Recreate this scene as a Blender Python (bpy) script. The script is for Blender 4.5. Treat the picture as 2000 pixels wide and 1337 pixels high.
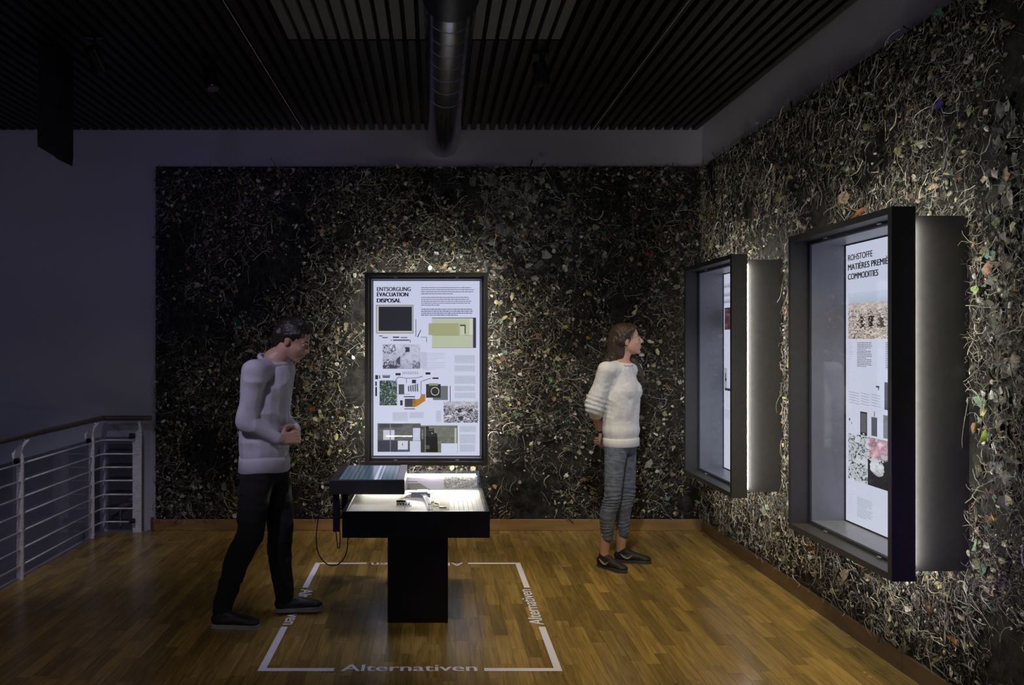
import bpy, math, random
import numpy as np
from mathutils import Vector, Matrix

# ------------------------------------------------------------------ clear
for o in list(bpy.data.objects):
    bpy.data.objects.remove(o, do_unlink=True)
sc = bpy.context.scene
col = sc.collection
rnd = random.Random(7)
rng = np.random.default_rng(11)
PI = math.pi
F, CX, CY, EYE = 1600.0, 848.0, 668.0, 1.57


def P(x, y, Y):
    """photo pixel (x, y) at depth Y -> world point"""
    return Vector(((x - CX) * Y / F, Y, EYE - (y - CY) * Y / F))


# ------------------------------------------------------------------ camera
cam = bpy.data.cameras.new('camera')
cam.sensor_width = 36.0
cam.lens = F / 2000 * 36
cam.shift_x = (1000 - CX) / 2000
cam.shift_y = 0.0
cam.clip_start = 0.05
camo = bpy.data.objects.new('camera', cam)
camo.location = (0, 0, EYE)
camo.rotation_euler = (PI / 2, 0, 0)
col.objects.link(camo)
sc.camera = camo

# ------------------------------------------------------------------ world, lights, exposure
sc.view_settings.view_transform = 'Standard'
sc.view_settings.look = 'None'
sc.view_settings.exposure = 0.0
sc.view_settings.gamma = 1.0
sc.view_settings.use_curve_mapping = False
sc.cycles.use_denoising = True
sc.cycles.max_bounces = 6
sc.cycles.sample_clamp_indirect = 4.0

world = bpy.data.worlds.new('world')
sc.world = world
world.use_nodes = True
bg = world.node_tree.nodes['Background']
bg.inputs['Color'].default_value = (0.38, 0.38, 0.66, 1)
bg.inputs['Strength'].default_value = 0.24


def lamp(name, kind, loc, target, power, color, size=0.1, angle=60, blend=0.6, spread=None, size_y=None):
    l = bpy.data.lights.new(name, kind)
    l.energy = power
    l.color = color
    if kind == 'SPOT':
        l.shadow_soft_size = size
        l.spot_size = math.radians(angle)
        l.spot_blend = blend
    if kind == 'AREA':
        l.size = size
        if size_y:
            l.shape = 'RECTANGLE'
            l.size_y = size_y
        if spread:
            l.spread = math.radians(spread)
    o = bpy.data.objects.new(name, l)
    o.location = loc
    d = Vector(target) - Vector(loc)
    o.rotation_euler = d.to_track_quat('-Z', 'Y').to_euler()
    col.objects.link(o)
    return o


# visitor and stairwell spots, added fill spots, cool projector over the table
lamp('spot_visitor', 'SPOT', (0.55, 2.6, 3.15), (1.36, 5.8, 1.15), 210, (0.98, 0.97, 1.0), 0.06, 26, 0.8)
lamp('fill_floor_right', 'SPOT', (1.05, 3.5, 3.28), (1.40, 4.5, 0.0), 230, (1.0, 0.84, 0.50), 0.12, 62, 1.0)  # added warm fill, in place of the screens' glow on the floor
lamp('fill_walker', 'SPOT', (-1.9, 2.2, 3.2), (-0.95, 4.7, 1.2), 170, (0.86, 0.78, 1.0), 0.08, 24, 0.9)  # added fill that brightens the walking man
lamp('fill_floor_left', 'SPOT', (-1.2, 1.2, 3.2), (-2.2, 4.0, 0.0), 70, (1.0, 0.84, 0.66), 0.15, 50, 1.0)  # added fill for the left floor and the posts
lamp('spot_stairwell', 'SPOT', (-4.6, 3.0, 2.9), (-2.9, 6.4, 1.3), 17, (0.70, 0.70, 1.0), 0.1, 95, 1.0)
lamp('fill_railing', 'SPOT', (-2.35, 4.3, 3.2), (-2.75, 5.9, 0.4), 75, (0.80, 0.78, 1.0), 0.05, 42, 0.8)  # added narrow fill, lifts the posts above the wall behind
lamp('fill_floor_back', 'SPOT', (0.5, 4.7, 3.28), (0.3, 6.55, 0.0), 120, (1.0, 0.84, 0.48), 0.1, 75, 1.0)  # added fill, boosts the back box's strip light on the floor
lamp('fill_wall', 'SPOT', (0.9, 3.6, 3.2), (0.85, 6.8, 2.3), 20, (0.95, 0.96, 1.0), 0.06, 30, 0.8)  # added fill for the bright patch high on the back wall
lamp('fill_wall_right', 'SPOT', (0.5, 3.5, 3.25), (2.2, 3.0, 1.6), 22, (1.0, 0.97, 0.90), 0.1, 85, 1.0)  # added fill for the near right wall, kept off the box flange

lamp('fill_violet', 'SPOT', (0.7, 0.8, 0.5), (1.94, 3.39, 0.75), 34, (0.32, 0.10, 1.0), 0.1, 24, 1.0)  # added violet lamp, low near the camera, tints the big box's near flange
lamp('fill_violet_left', 'SPOT', (-1.0, 3.0, 3.2), (-1.6, 6.8, 2.5), 12, (0.40, 0.25, 1.0), 0.1, 45, 1.0)  # added lamp, violet tint for the upper left of the back wall

pl = bpy.data.lights.new('projector_beam', 'SPOT')
pl.energy = 115
pl.color = (0.80, 0.80, 1.0)
pl.spot_size = math.radians(120)
pl.spot_blend = 0.0
pl.shadow_soft_size = 0.35
pl.use_nodes = True
nt = pl.node_tree
em = nt.nodes['Emission']
tc = nt.nodes.new('ShaderNodeTexCoord')
sp = nt.nodes.new('ShaderNodeSeparateXYZ')
nt.links.new(tc.outputs['Normal'], sp.inputs[0])


def _m(op, a, b=None):
    n = nt.nodes.new('ShaderNodeMath')
    n.operation = op
    for i, v in enumerate((a, b)):
        if v is None:
            continue
        if isinstance(v, (int, float)):
            n.inputs[i].default_value = v
        else:
            nt.links.new(v, n.inputs[i])
    return n.outputs[0]


_dz = _m('ABSOLUTE', sp.outputs[2])
_ax = _m('DIVIDE', _m('ABSOLUTE', sp.outputs[0]), _dz)
_ay = _m('DIVIDE', _m('ABSOLUTE', sp.outputs[1]), _dz)
_mask = _m('MULTIPLY', _m('LESS_THAN', _ax, 0.80 / 3.2), _m('LESS_THAN', _ay, 1.10 / 3.2))
nt.links.new(_mask, em.inputs['Strength'])
plo = bpy.data.objects.new('projector_beam', pl)
plo.location = (-0.11, 4.88, 3.2)
col.objects.link(plo)

# ------------------------------------------------------------------ helpers


def lin(c):
    out = []
    for v in c[:3]:
        v = v / 255.0
        out.append(v / 12.92 if v <= 0.04045 else ((v + 0.055) / 1.055) ** 2.4)
    return tuple(out)


def hash3(ix, iy, iz, seed):
    h = (ix * 374761393 + iy * 668265263 + iz * 2147483647 + seed * 144665) & 0xFFFFFFFF
    h = ((h ^ (h >> 13)) * 1274126177) & 0xFFFFFFFF
    return ((h ^ (h >> 16)) & 0xFFFF) / 65535.0


def vnoise(p, seed=0):
    p = np.asarray(p, dtype=np.float64)
    i = np.floor(p).astype(np.int64)
    f = p - i
    f = f * f * (3 - 2 * f)
    r = 0
    for dx in (0, 1):
        for dy in (0, 1):
            for dz in (0, 1):
                w = (f[:, 0] if dx else 1 - f[:, 0]) * (f[:, 1] if dy else 1 - f[:, 1]) * (f[:, 2] if dz else 1 - f[:, 2])
                r = r + w * hash3(i[:, 0] + dx, i[:, 1] + dy, i[:, 2] + dz, seed)
    return r


def fbm(p, seed=0, oct=3):
    a, s, r = 1.0, 0.0, 0
    p = np.asarray(p, dtype=np.float64)
    for k in range(oct):
        r = r + a * vnoise(p * 2 ** k, seed + k)
        s += a
        a *= 0.5
    return r / s


MATS = {}


def mat(name, color, rough=0.6, metal=0.0, var=0.15, scale=8.0, bump=0.0, spec=0.5, stretch=(1, 1, 1), emit=None, estr=0.0, bscale=None):
    if name in MATS:
        return MATS[name]
    m = bpy.data.materials.new(name)
    m.use_nodes = True
    t = m.node_tree
    b = t.nodes['Principled BSDF']
    b.inputs['Roughness'].default_value = rough
    b.inputs['Metallic'].default_value = metal
    b.inputs['Specular IOR Level'].default_value = spec
    co = t.nodes.new('ShaderNodeTexCoord')
    mp = t.nodes.new('ShaderNodeMapping')
    mp.inputs['Scale'].default_value = stretch
    t.links.new(co.outputs['Object'], mp.inputs['Vector'])
    n = t.nodes.new('ShaderNodeTexNoise')
    n.inputs['Scale'].default_value = scale
    n.inputs['Detail'].default_value = 4
    t.links.new(mp.outputs[0], n.inputs['Vector'])
    r = t.nodes.new('ShaderNodeValToRGB')
    r.color_ramp.elements[0].position = 0.3
    r.color_ramp.elements[1].position = 0.7
    r.color_ramp.elements[0].color = tuple(max(0, c * (1 - var)) for c in color) + (1,)
    r.color_ramp.elements[1].color = tuple(min(1, c * (1 + var)) for c in color) + (1,)
    t.links.new(n.outputs['Fac'], r.inputs[0])
    t.links.new(r.outputs[0], b.inputs['Base Color'])
    if bump:
        bp = t.nodes.new('ShaderNodeBump')
        bp.inputs['Strength'].default_value = bump
        bp.inputs['Distance'].default_value = 0.01
        if bscale:
            n2 = t.nodes.new('ShaderNodeTexNoise')
            n2.inputs['Scale'].default_value = bscale
            t.links.new(mp.outputs[0], n2.inputs['Vector'])
            t.links.new(n2.outputs['Fac'], bp.inputs['Height'])
        else:
            t.links.new(n.outputs['Fac'], bp.inputs['Height'])
        t.links.new(bp.outputs[0], b.inputs['Normal'])
    if emit:
        b.inputs['Emission Color'].default_value = tuple(emit) + (1,)
        b.inputs['Emission Strength'].default_value = estr
    MATS[name] = m
    return m


def mat_vc(name, rough=0.6, emit=0.0, spec=0.5, var=0.0):
    """material whose colour comes from the mesh's per-face colour 'col'"""
    if name in MATS:
        return MATS[name]
    m = bpy.data.materials.new(name)
    m.use_nodes = True
    t = m.node_tree
    b = t.nodes['Principled BSDF']
    a = t.nodes.new('ShaderNodeAttribute')
    a.attribute_name = 'col'
    b.inputs['Roughness'].default_value = rough
    b.inputs['Specular IOR Level'].default_value = spec
    if emit:
        b.inputs['Base Color'].default_value = (0.02, 0.02, 0.02, 1)
        t.links.new(a.outputs['Color'], b.inputs['Emission Color'])
        b.inputs['Emission Strength'].default_value = emit
    elif var:
        n = t.nodes.new('ShaderNodeTexNoise')
        n.inputs['Scale'].default_value = 90
        n.inputs['Detail'].default_value = 3
        co = t.nodes.new('ShaderNodeNewGeometry')
        t.links.new(co.outputs['Position'], n.inputs['Vector'])
        mx = t.nodes.new('ShaderNodeMix')
        mx.data_type = 'RGBA'
        mx.blend_type = 'MULTIPLY'
        mr = t.nodes.new('ShaderNodeMapRange')
        mr.inputs['From Min'].default_value = 0.3
        mr.inputs['From Max'].default_value = 0.7
        mr.inputs['To Min'].default_value = 1 - var
        mr.inputs['To Max'].default_value = 1.0
        t.links.new(n.outputs['Fac'], mr.inputs['Value'])
        mx.inputs['Factor'].default_value = 1.0
        t.links.new(a.outputs['Color'], mx.inputs['A'])
        t.links.new(mr.outputs[0], mx.inputs['B'])
        t.links.new(mx.outputs['Result'], b.inputs['Base Color'])
    else:
        t.links.new(a.outputs['Color'], b.inputs['Base Color'])
    MATS[name] = m
    return m


def mat_glass(name, tint=(0.92, 0.95, 0.97), rough=0.02, extra=0.0, k=0.8):
    if name in MATS:
        return MATS[name]
    m = bpy.data.materials.new(name)
    m.use_nodes = True
    t = m.node_tree
    t.nodes.clear()
    out = t.nodes.new('ShaderNodeOutputMaterial')
    tr = t.nodes.new('ShaderNodeBsdfTransparent')
    tr.inputs[0].default_value = tuple(tint) + (1,)
    gl = t.nodes.new('ShaderNodeBsdfGlossy')
    gl.inputs['Roughness'].default_value = rough
    gl.inputs[0].default_value = (0.9, 0.9, 0.95, 1)
    fr = t.nodes.new('ShaderNodeLayerWeight')
    pw = t.nodes.new('ShaderNodeMath')
    pw.operation = 'POWER'
    pw.inputs[1].default_value = 5.0
    t.links.new(fr.outputs['Facing'], pw.inputs[0])
    ad = t.nodes.new('ShaderNodeMath')
    ad.operation = 'MULTIPLY_ADD'
    ad.inputs[1].default_value = k
    ad.inputs[2].default_value = 0.03 + extra
    ad.use_clamp = True
    mx = t.nodes.new('ShaderNodeMixShader')
    t.links.new(pw.outputs[0], ad.inputs[0])
    t.links.new(ad.outputs[0], mx.inputs[0])
    t.links.new(tr.outputs[0], mx.inputs[1])
    t.links.new(gl.outputs[0], mx.inputs[2])
    t.links.new(mx.outputs[0], out.inputs[0])
    MATS[name] = m
    return m


def mat_emit(name, color, strength):
    if name in MATS:
        return MATS[name]
    m = bpy.data.materials.new(name)
    m.use_nodes = True
    b = m.node_tree.nodes['Principled BSDF']
    b.inputs['Base Color'].default_value = (0.6, 0.6, 0.6, 1)
    b.inputs['Emission Color'].default_value = tuple(color) + (1,)
    b.inputs['Emission Strength'].default_value = strength
    MATS[name] = m
    return m


class MB:
    def __init__(self):
        self.v, self.f, self.c = [], [], []

    def add(self, vs, fs, c=None):
        o = len(self.v)
        self.v.extend([tuple(v) for v in vs])
        self.f.extend([tuple(i + o for i in f) for f in fs])
        self.c.extend([c] * len(fs))
        return self

    def box(self, x0, x1, y0, y1, z0, z1, c=None):
        return self.add([(x0, y0, z0), (x1, y0, z0), (x1, y1, z0), (x0, y1, z0), (x0, y0, z1), (x1, y0, z1), (x1, y1, z1), (x0, y1, z1)],
                        [(0, 3, 2, 1), (4, 5, 6, 7), (0, 1, 5, 4), (1, 2, 6, 5), (2, 3, 7, 6), (3, 0, 4, 7)], c)

    def quad(self, a, b, c_, d, c=None):
        return self.add([a, b, c_, d], [(0, 1, 2, 3)], c)

    def tube(self, pts, r, n=10, cap=True, c=None, rs=None):
        pts = [Vector(p) for p in pts]
        rings = []
        prev = None
        for i, p in enumerate(pts):
            t = (pts[min(i + 1, len(pts) - 1)] - pts[max(i - 1, 0)]).normalized()
            if prev is None:
                a = Vector((0, 0, 1)) if abs(t.z) < 0.9 else Vector((1, 0, 0))
                u = t.cross(a).normalized()
            else:
                u = (prev - t * prev.dot(t)).normalized()
            prev = u
            w = t.cross(u)
            rr = rs[i] if rs else r
            rings.append([p + u * (rr * math.cos(2 * PI * k / n)) + w * (rr * math.sin(2 * PI * k / n)) for k in range(n)])
        vs = [v for rg in rings for v in rg]
        fs = []
        for i in range(len(pts) - 1):
            for k in range(n):
                a, b = i * n + k, i * n + (k + 1) % n
                fs.append((a, b, b + n, a + n))
        if cap:
            fs.append(tuple(reversed(range(n))))
            fs.append(tuple(range((len(pts) - 1) * n, len(pts) * n)))
        return self.add(vs, fs, c)

    def mesh(self, name, m=None, smooth=False):
        me = bpy.data.meshes.new(name)
        me.from_pydata(self.v, [], self.f)
        if any(c is not None for c in self.c):
            at = me.color_attributes.new('col', 'FLOAT_COLOR', 'CORNER')
            arr = np.ones((len(me.loops), 4), dtype=np.float32)
            k = 0
            for f, c in zip(self.f, self.c):
                arr[k:k + len(f), :3] = c or (0.5, 0.5, 0.5)
                k += len(f)
            at.data.foreach_set('color', arr.ravel())
        if m:
            me.materials.append(m)
        if smooth:
            me.polygons.foreach_set('use_smooth', [True] * len(me.polygons))
        return me

    def obj(self, name, m=None, parent=None, smooth=False, bevel=0):
        o = bpy.data.objects.new(name, self.mesh(name, m, smooth))
        col.objects.link(o)
        if parent:
            o.parent = parent
        if bevel:
            b = o.modifiers.new('bevel', 'BEVEL')
            b.width = bevel
            b.segments = 2
            b.limit_method = 'ANGLE'
        return o


def thing(name, label, cat, loc=(0, 0, 0), rz=0, group=None):
    o = bpy.data.objects.new(name, None)
    o.empty_display_size = 0.1
    o.location = loc
    o.rotation_euler = (0, 0, rz)
    col.objects.link(o)
    return tag(o, label, cat, group)


def tag(o, label=None, cat=None, group=None, kind=None):
    if label:
        o['label'] = label
    if cat:
        o['category'] = cat
    if group:
        o['group'] = group
    if kind:
        o['kind'] = kind
    return o


def inst(me, name, parent=None, loc=(0, 0, 0), rot=(0, 0, 0), scale=(1, 1, 1)):
    o = bpy.data.objects.new(name, me)
    o.location, o.rotation_euler, o.scale = loc, rot, scale
    col.objects.link(o)
    if parent:
        o.parent = parent
    return o


def text_obj(s, name, x, z, w, h, y, m, parent=None, flat=False, bold=0.0):
    """lettering fitted to width w and cap height h, standing in the local xz plane at depth y (or lying flat when flat)"""
    cu = bpy.data.curves.new(name, 'FONT')
    cu.body = s
    cu.offset = 0.0
    tmp = bpy.data.objects.new(name, cu)
    col.objects.link(tmp)
    bpy.context.view_layer.update()
    me = bpy.data.meshes.new_from_object(tmp.evaluated_get(bpy.context.evaluated_depsgraph_get()))
    bpy.data.objects.remove(tmp, do_unlink=True)
    n = len(me.vertices)
    co = np.zeros(n * 3)
    me.vertices.foreach_get('co', co)
    co = co.reshape(-1, 3)
    x0, x1 = co[:, 0].min(), co[:, 0].max()
    cap = 0.69 if any(c.isupper() for c in s) else max(co[:, 1].max(), 1e-3)
    px = (co[:, 0] - x0) / (x1 - x0) * w
    pz = co[:, 1] / cap * h
    out = np.zeros_like(co)
    if flat:
        out[:, 0], out[:, 1], out[:, 2] = x + px, z + pz, y
    else:
        out[:, 0], out[:, 1], out[:, 2] = x + px, y, z + pz
    # a heavier weight: the same letters again, shifted by a stroke's share
    sh = bold * h * 3.0
    fs_ = [tuple(p.vertices) for p in me.polygons]
    vs_, ff = [], []
    for k in ((0.0,) if sh <= 0 else (-sh / 2, 0.0, sh / 2)):
        b0 = len(vs_)
        o2 = out.copy()
        o2[:, 0] += k
        o2[:, 2 if flat else 1] -= (.00002 * k / max(sh, 1e-9) if not flat else 0)
        if flat:
            o2[:, 2] += .00002 * (k / sh if sh else 0)
        vs_ += [tuple(v) for v in o2]
        ff += [tuple(i + b0 for i in f) for f in fs_]
    bpy.data.meshes.remove(me)
    me = bpy.data.meshes.new(name)
    me.from_pydata(vs_, [], ff)
    me.materials.append(m)
    o = bpy.data.objects.new(name, me)
    col.objects.link(o)
    if parent:
        o.parent = parent
    return o


# ------------------------------------------------------------------ materials
M_wall = mat('painted_wall', (0.46, 0.46, 0.54), 0.8, var=0.05, scale=2)
M_black = mat('black_lacquer', (0.006, 0.005, 0.008), 0.45, var=0.2, spec=0.35)
M_frame = mat('anthracite_coat', (0.058, 0.057, 0.060), 0.45, var=0.08, scale=30)
M_reveal = mat('grey_reveal', (0.30, 0.30, 0.34), 0.35, var=0.05, scale=20)
M_steel = mat('brushed_steel', (0.55, 0.55, 0.58), 0.32, metal=0.85, var=0.15, scale=40, stretch=(1, 1, 8))
M_post = mat('aluminium_post', (0.80, 0.79, 0.84), 0.45, metal=0.1, var=0.2, scale=25, stretch=(1, 1, 4))
M_rubber = mat('black_rubber', (0.008, 0.008, 0.01), 0.6)
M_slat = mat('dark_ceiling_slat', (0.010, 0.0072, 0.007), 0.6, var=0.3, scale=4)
M_slat_lit = mat('lit_ceiling_slat', (0.15, 0.155, 0.155), 0.6, var=0.2, scale=3, stretch=(1, .3, 1))  # wider near slats, projector light on them painted in as lighter grey
M_soffit = mat('black_void', (0.004, 0.003, 0.004), 0.9)
M_duct = mat('duct_metal', (0.42, 0.42, 0.45), 0.16, metal=1.0, var=0.15, scale=14, bump=0.03)
M_board = mat('baseboard_wood', (0.13, 0.075, 0.038), 0.4, var=0.3, scale=14, stretch=(.2, 1, 1))
M_led = mat_emit('led_warm', (1.0, 0.95, 0.82), 46.0)
M_led_dim = mat_emit('led_warm_dim', (1.0, 0.93, 0.78), 0.5)
M_glass = mat_glass('clear_glass')
M_railglass = mat_glass('railing_glass', (0.62, 0.62, 0.64), 0.03, 0.0)
M_rod = mat('rod_steel', (0.75, 0.75, 0.80), 0.35, metal=0.25, var=0.1, scale=30)
M_poster = mat_vc('backlit_print', 0.3, emit=1.0)
M_ink = mat('black_ink', (0.004, 0.004, 0.005), 0.5)
M_vc = mat_vc('coloured', 0.55)
M_debris = mat_vc('dried_matter', 0.55, spec=0.4, var=0.45)

# wood floor
M_floor = bpy.data.materials.new('oak_strip')
M_floor.use_nodes = True
t = M_floor.node_tree
b = t.nodes['Principled BSDF']
g = t.nodes.new('ShaderNodeNewGeometry')
oi = t.nodes.new('ShaderNodeObjectInfo')
ad = t.nodes.new('ShaderNodeMath'); ad.operation = 'ADD'
fr = t.nodes.new('ShaderNodeMath'); fr.operation = 'FRACT'
t.links.new(g.outputs['Random Per Island'], ad.inputs[0])
t.links.new(oi.outputs['Random'], ad.inputs[1])
t.links.new(ad.outputs[0], fr.inputs[0])
mp = t.nodes.new('ShaderNodeMapping')
mp.inputs['Scale'].default_value = (38, 2.6, 1)
t.links.new(g.outputs['Position'], mp.inputs['Vector'])
cb = t.nodes.new('ShaderNodeCombineXYZ')
ml = t.nodes.new('ShaderNodeMath'); ml.operation = 'MULTIPLY'; ml.inputs[1].default_value = 40
t.links.new(fr.outputs[0], ml.inputs[0])
t.links.new(ml.outputs[0], cb.inputs[2])
t.links.new(cb.outputs[0], mp.inputs['Location'])
n = t.nodes.new('ShaderNodeTexNoise')
n.inputs['Scale'].default_value = 1.0
n.inputs['Detail'].default_value = 6
n.inputs['Distortion'].default_value = 1.2
t.links.new(mp.outputs[0], n.inputs['Vector'])
r1 = t.nodes.new('ShaderNodeValToRGB')
r1.color_ramp.elements[0].position = 0.30
r1.color_ramp.elements[1].position = 0.70
r1.color_ramp.elements[0].color = (0.20, 0.125, 0.034, 1)
r1.color_ramp.elements[1].color = (0.37, 0.245, 0.075, 1)
t.links.new(n.outputs['Fac'], r1.inputs[0])
mr = t.nodes.new('ShaderNodeMapRange')
mr.inputs['To Min'].default_value = 0.66
mr.inputs['To Max'].default_value = 1.22
t.links.new(fr.outputs[0], mr.inputs['Value'])
mx = t.nodes.new('ShaderNodeMix'); mx.data_type = 'RGBA'; mx.blend_type = 'MULTIPLY'
mx.inputs['Factor'].default_value = 1.0
t.links.new(r1.outputs[0], mx.inputs['A'])
t.links.new(mr.outputs[0], mx.inputs['B'])
t.links.new(mx.outputs['Result'], b.inputs['Base Color'])
nw = t.nodes.new('ShaderNodeTexNoise'); nw.inputs['Scale'].default_value = 2.5; nw.inputs['Detail'].default_value = 3
t.links.new(g.outputs['Position'], nw.inputs['Vector'])
mr2 = t.nodes.new('ShaderNodeMapRange')
mr2.inputs['To Min'].default_value = 0.15
mr2.inputs['To Max'].default_value = 0.34
t.links.new(nw.outputs['Fac'], mr2.inputs['Value'])
t.links.new(mr2.outputs[0], b.inputs['Roughness'])
bp = t.nodes.new('ShaderNodeBump'); bp.inputs['Strength'].default_value = 0.08; bp.inputs['Distance'].default_value = 0.004
t.links.new(n.outputs['Fac'], bp.inputs['Height'])
t.links.new(bp.outputs[0], b.inputs['Normal'])

# ------------------------------------------------------------------ room
XR, YB, HC, XL = 2.25, 6.86, 3.346, -2.75      # right wall, back wall, ceiling, floor edge over the stairwell

wb = MB().box(-6.0, XR + 0.15, YB, YB + 0.15, -3.0, 3.45).obj('wall_back', M_wall)
tag(wb, kind='structure')
wr = MB().box(XR, XR + 0.15, -3.0, YB, -3.0, 3.45).obj('wall_right', M_wall)
tag(wr, kind='structure')
wl = MB().box(-6.15, -6.0, -3.0, YB + .15, -3.0, 3.45).obj('wall_left', M_wall)
tag(wl, kind='structure')
ceil = MB().box(-6.0, XR, -3.0, YB, 3.40, 3.45).obj('ceiling', M_soffit)
tag(ceil, kind='structure')
fl = MB().box(XL, XR, -3.0, YB - 0.07, -0.25, -0.004).obj('floor', M_floor)
tag(fl, kind='structure')
fl2 = MB().box(XL + .37, XR, YB - .07, YB, -0.25, -0.004).obj('subfloor_edge', M_floor, fl)
low = MB().box(-6.0, XR, -3.0, YB, -3.1, -3.0).obj('floor_stairwell', M_wall)
tag(low, kind='structure')

# oak strips: nearest 300 single, the rest one piece
PW = 0.0715
strips = []
x = XL
k = 0
while x < XR - 0.001:
    w = min(PW, XR - x)
    y = 2.7 - rnd.random() * 0.5
    while y < YB:
        L = rnd.uniform(0.34, 0.56)
        y1 = min(y + L, YB)
        lim = YB - 0.07 if x < XL + 0.37 else YB
        y1 = min(y1, lim)
        if y1 - y > 0.02:
            strips.append((x, x + w, y, y1))
        y += L
    x += PW


def vis(s):
    cx, cy = (s[0] + s[1]) / 2, (s[2] + s[3]) / 2
    px, py = CX + cx * F / cy, CY + EYE * F / cy
    return -30 < px < 2030 and py < 1400


inv = sorted([s for s in strips if vis(s) and (s[3] - s[2]) > 0.2], key=lambda s: s[2])[:300]
sel = set(inv)
g_ = 0.0006
lens = sorted(set(round(v, 2) for v in [0.34 + 0.02 * i for i in range(12)]))
pm = {}
for s in inv:
    L = s[3] - s[2]
    key = (round((s[1] - s[0]), 3), round(L, 3))
    if key not in pm:
        pm[key] = MB().box(g_, s[1] - s[0] - g_, g_, L - g_, -0.004, 0).mesh('plank', M_floor)
    inst(pm[key], 'plank', fl, (s[0], s[2], 0))
rest = MB()
for s in strips:
    if s not in sel:
        rest.box(s[0] + g_, s[1] - g_, s[2] + g_, s[3] - g_, -0.004, 0)
tag(rest.obj('distant_planks', M_floor, fl), kind='stuff')
# steel edging of the floor over the stairwell
eb = MB()
eb.box(XL - 0.012, XL, -3, YB - .07, -0.25, 0.006)
eb.box(XL - 0.012, XL + 0.36, YB - .07, YB - .058, -0.25, 0.006)
eb.box(XL + 0.36, XL + 0.372, YB - .07, YB, -0.25, 0.006)
tag(eb.obj('trim_1', M_steel), kind='structure')

# baseboards
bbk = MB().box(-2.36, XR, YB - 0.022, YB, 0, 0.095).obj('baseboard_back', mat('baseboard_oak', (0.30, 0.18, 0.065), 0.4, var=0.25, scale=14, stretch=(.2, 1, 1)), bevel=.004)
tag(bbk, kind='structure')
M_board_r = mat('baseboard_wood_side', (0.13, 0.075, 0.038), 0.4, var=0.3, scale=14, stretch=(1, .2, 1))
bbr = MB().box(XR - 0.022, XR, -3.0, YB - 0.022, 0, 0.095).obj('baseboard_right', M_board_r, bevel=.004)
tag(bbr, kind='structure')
for i, yy in enumerate((1.4, 3.9, 5.6)):
    MB().box(XR - 0.0225, XR, yy, yy + .002, 0.001, 0.094).obj('joint', M_black, bbr)
MB().box(-2.365, -2.345, YB - 0.03, YB, 0, 0.11).obj('end_block', M_board, bbk)

# ceiling slats
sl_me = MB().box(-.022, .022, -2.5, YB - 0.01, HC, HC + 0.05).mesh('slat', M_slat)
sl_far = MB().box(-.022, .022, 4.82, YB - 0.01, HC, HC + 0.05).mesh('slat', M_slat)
sl_near = MB().box(-.026, .026, -2.5, 4.80, HC, HC + 0.05).mesh('slat', M_slat_lit)
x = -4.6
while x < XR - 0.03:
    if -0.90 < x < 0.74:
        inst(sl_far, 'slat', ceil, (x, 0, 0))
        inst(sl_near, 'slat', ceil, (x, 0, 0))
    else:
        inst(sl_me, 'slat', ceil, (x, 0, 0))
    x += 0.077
for xx, wch in ((-1.09, 'left'), (1.317, 'right')):
    w_ = MB().tube([(xx, -1.5, HC - .012), (xx, YB - .01, HC - .012)], 0.0022, 6)
    o = w_.obj('ceiling_cable', mat('white_cable', (0.75, 0.75, 0.72), 0.4))
    tag(o, 'thin white cable stretched under the slatted ceiling, %s of the round duct' % wch, 'cable', 'thin white ceiling cables')

# ------------------------------------------------------------------ debris walls
XB0 = -2.33
panels_back = [(-2.33, -1.16), (-1.16, 0.0), (0.0, 1.155), (1.155, XR - 0.0)]
panels_right = [(YB - 0.03, 5.37), (5.37, 3.88), (3.88, 2.39), (2.39, 0.9)]
PZ0, PZ1 = 0.097, 3.04
M_panel = bpy.data.materials.new('dark_earth_panel')
M_panel.use_nodes = True
t = M_panel.node_tree
b = t.nodes['Principled BSDF']
g = t.nodes.new('ShaderNodeNewGeometry')
n = t.nodes.new('ShaderNodeTexNoise'); n.inputs['Scale'].default_value = 16; n.inputs['Detail'].default_value = 8; n.inputs['Roughness'].default_value = .7
t.links.new(g.outputs['Position'], n.inputs['Vector'])
r = t.nodes.new('ShaderNodeValToRGB')
r.color_ramp.elements[0].position = 0.42; r.color_ramp.elements[0].color = (0.005, 0.0047, 0.005, 1)
r.color_ramp.elements[1].position = 0.72; r.color_ramp.elements[1].color = (0.05, 0.048, 0.044, 1)
t.links.new(n.outputs['Fac'], r.inputs[0])
t.links.new(r.outputs[0], b.inputs['Base Color'])
b.inputs['Roughness'].default_value = 0.7
b.inputs['Specular IOR Level'].default_value = 0.2
bp = t.nodes.new('ShaderNodeBump'); bp.inputs['Strength'].default_value = 0.5; bp.inputs['Distance'].default_value = 0.01
t.links.new(n.outputs['Fac'], bp.inputs['Height']); t.links.new(bp.outputs[0], b.inputs['Normal'])

PT = 0.012
for (a, c) in panels_back:
    MB().box(a + .0015, c - .0015, YB - PT, YB, PZ0, PZ1).obj('wall_panel', M_panel, wb)
for (a, c) in panels_right:
    MB().box(XR - PT, XR, c + .0015, a - .0015, PZ0, PZ1).obj('wall_panel', M_panel, wr)

PAL = np.array([lin(c) for c in [
    (172, 165, 152), (138, 130, 120), (200, 194, 182), (104, 97, 88), (226, 222, 212), (74, 68, 62), (156, 153, 146),
    (206, 194, 166), (124, 126, 118), (92, 89, 85), (184, 183, 178), (60, 56, 52), (50, 47, 44), (84, 82, 76)]])
PALC = np.array([lin(c) for c in [
    (222, 219, 210), (205, 192, 160), (150, 156, 120), (110, 130, 90), (170, 132, 90), (140, 104, 80), (100, 134, 122),
    (176, 178, 172), (225, 214, 180), (120, 110, 96), (190, 186, 120), (240, 238, 232), (140, 126, 106), (112, 118, 88)]])


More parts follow.
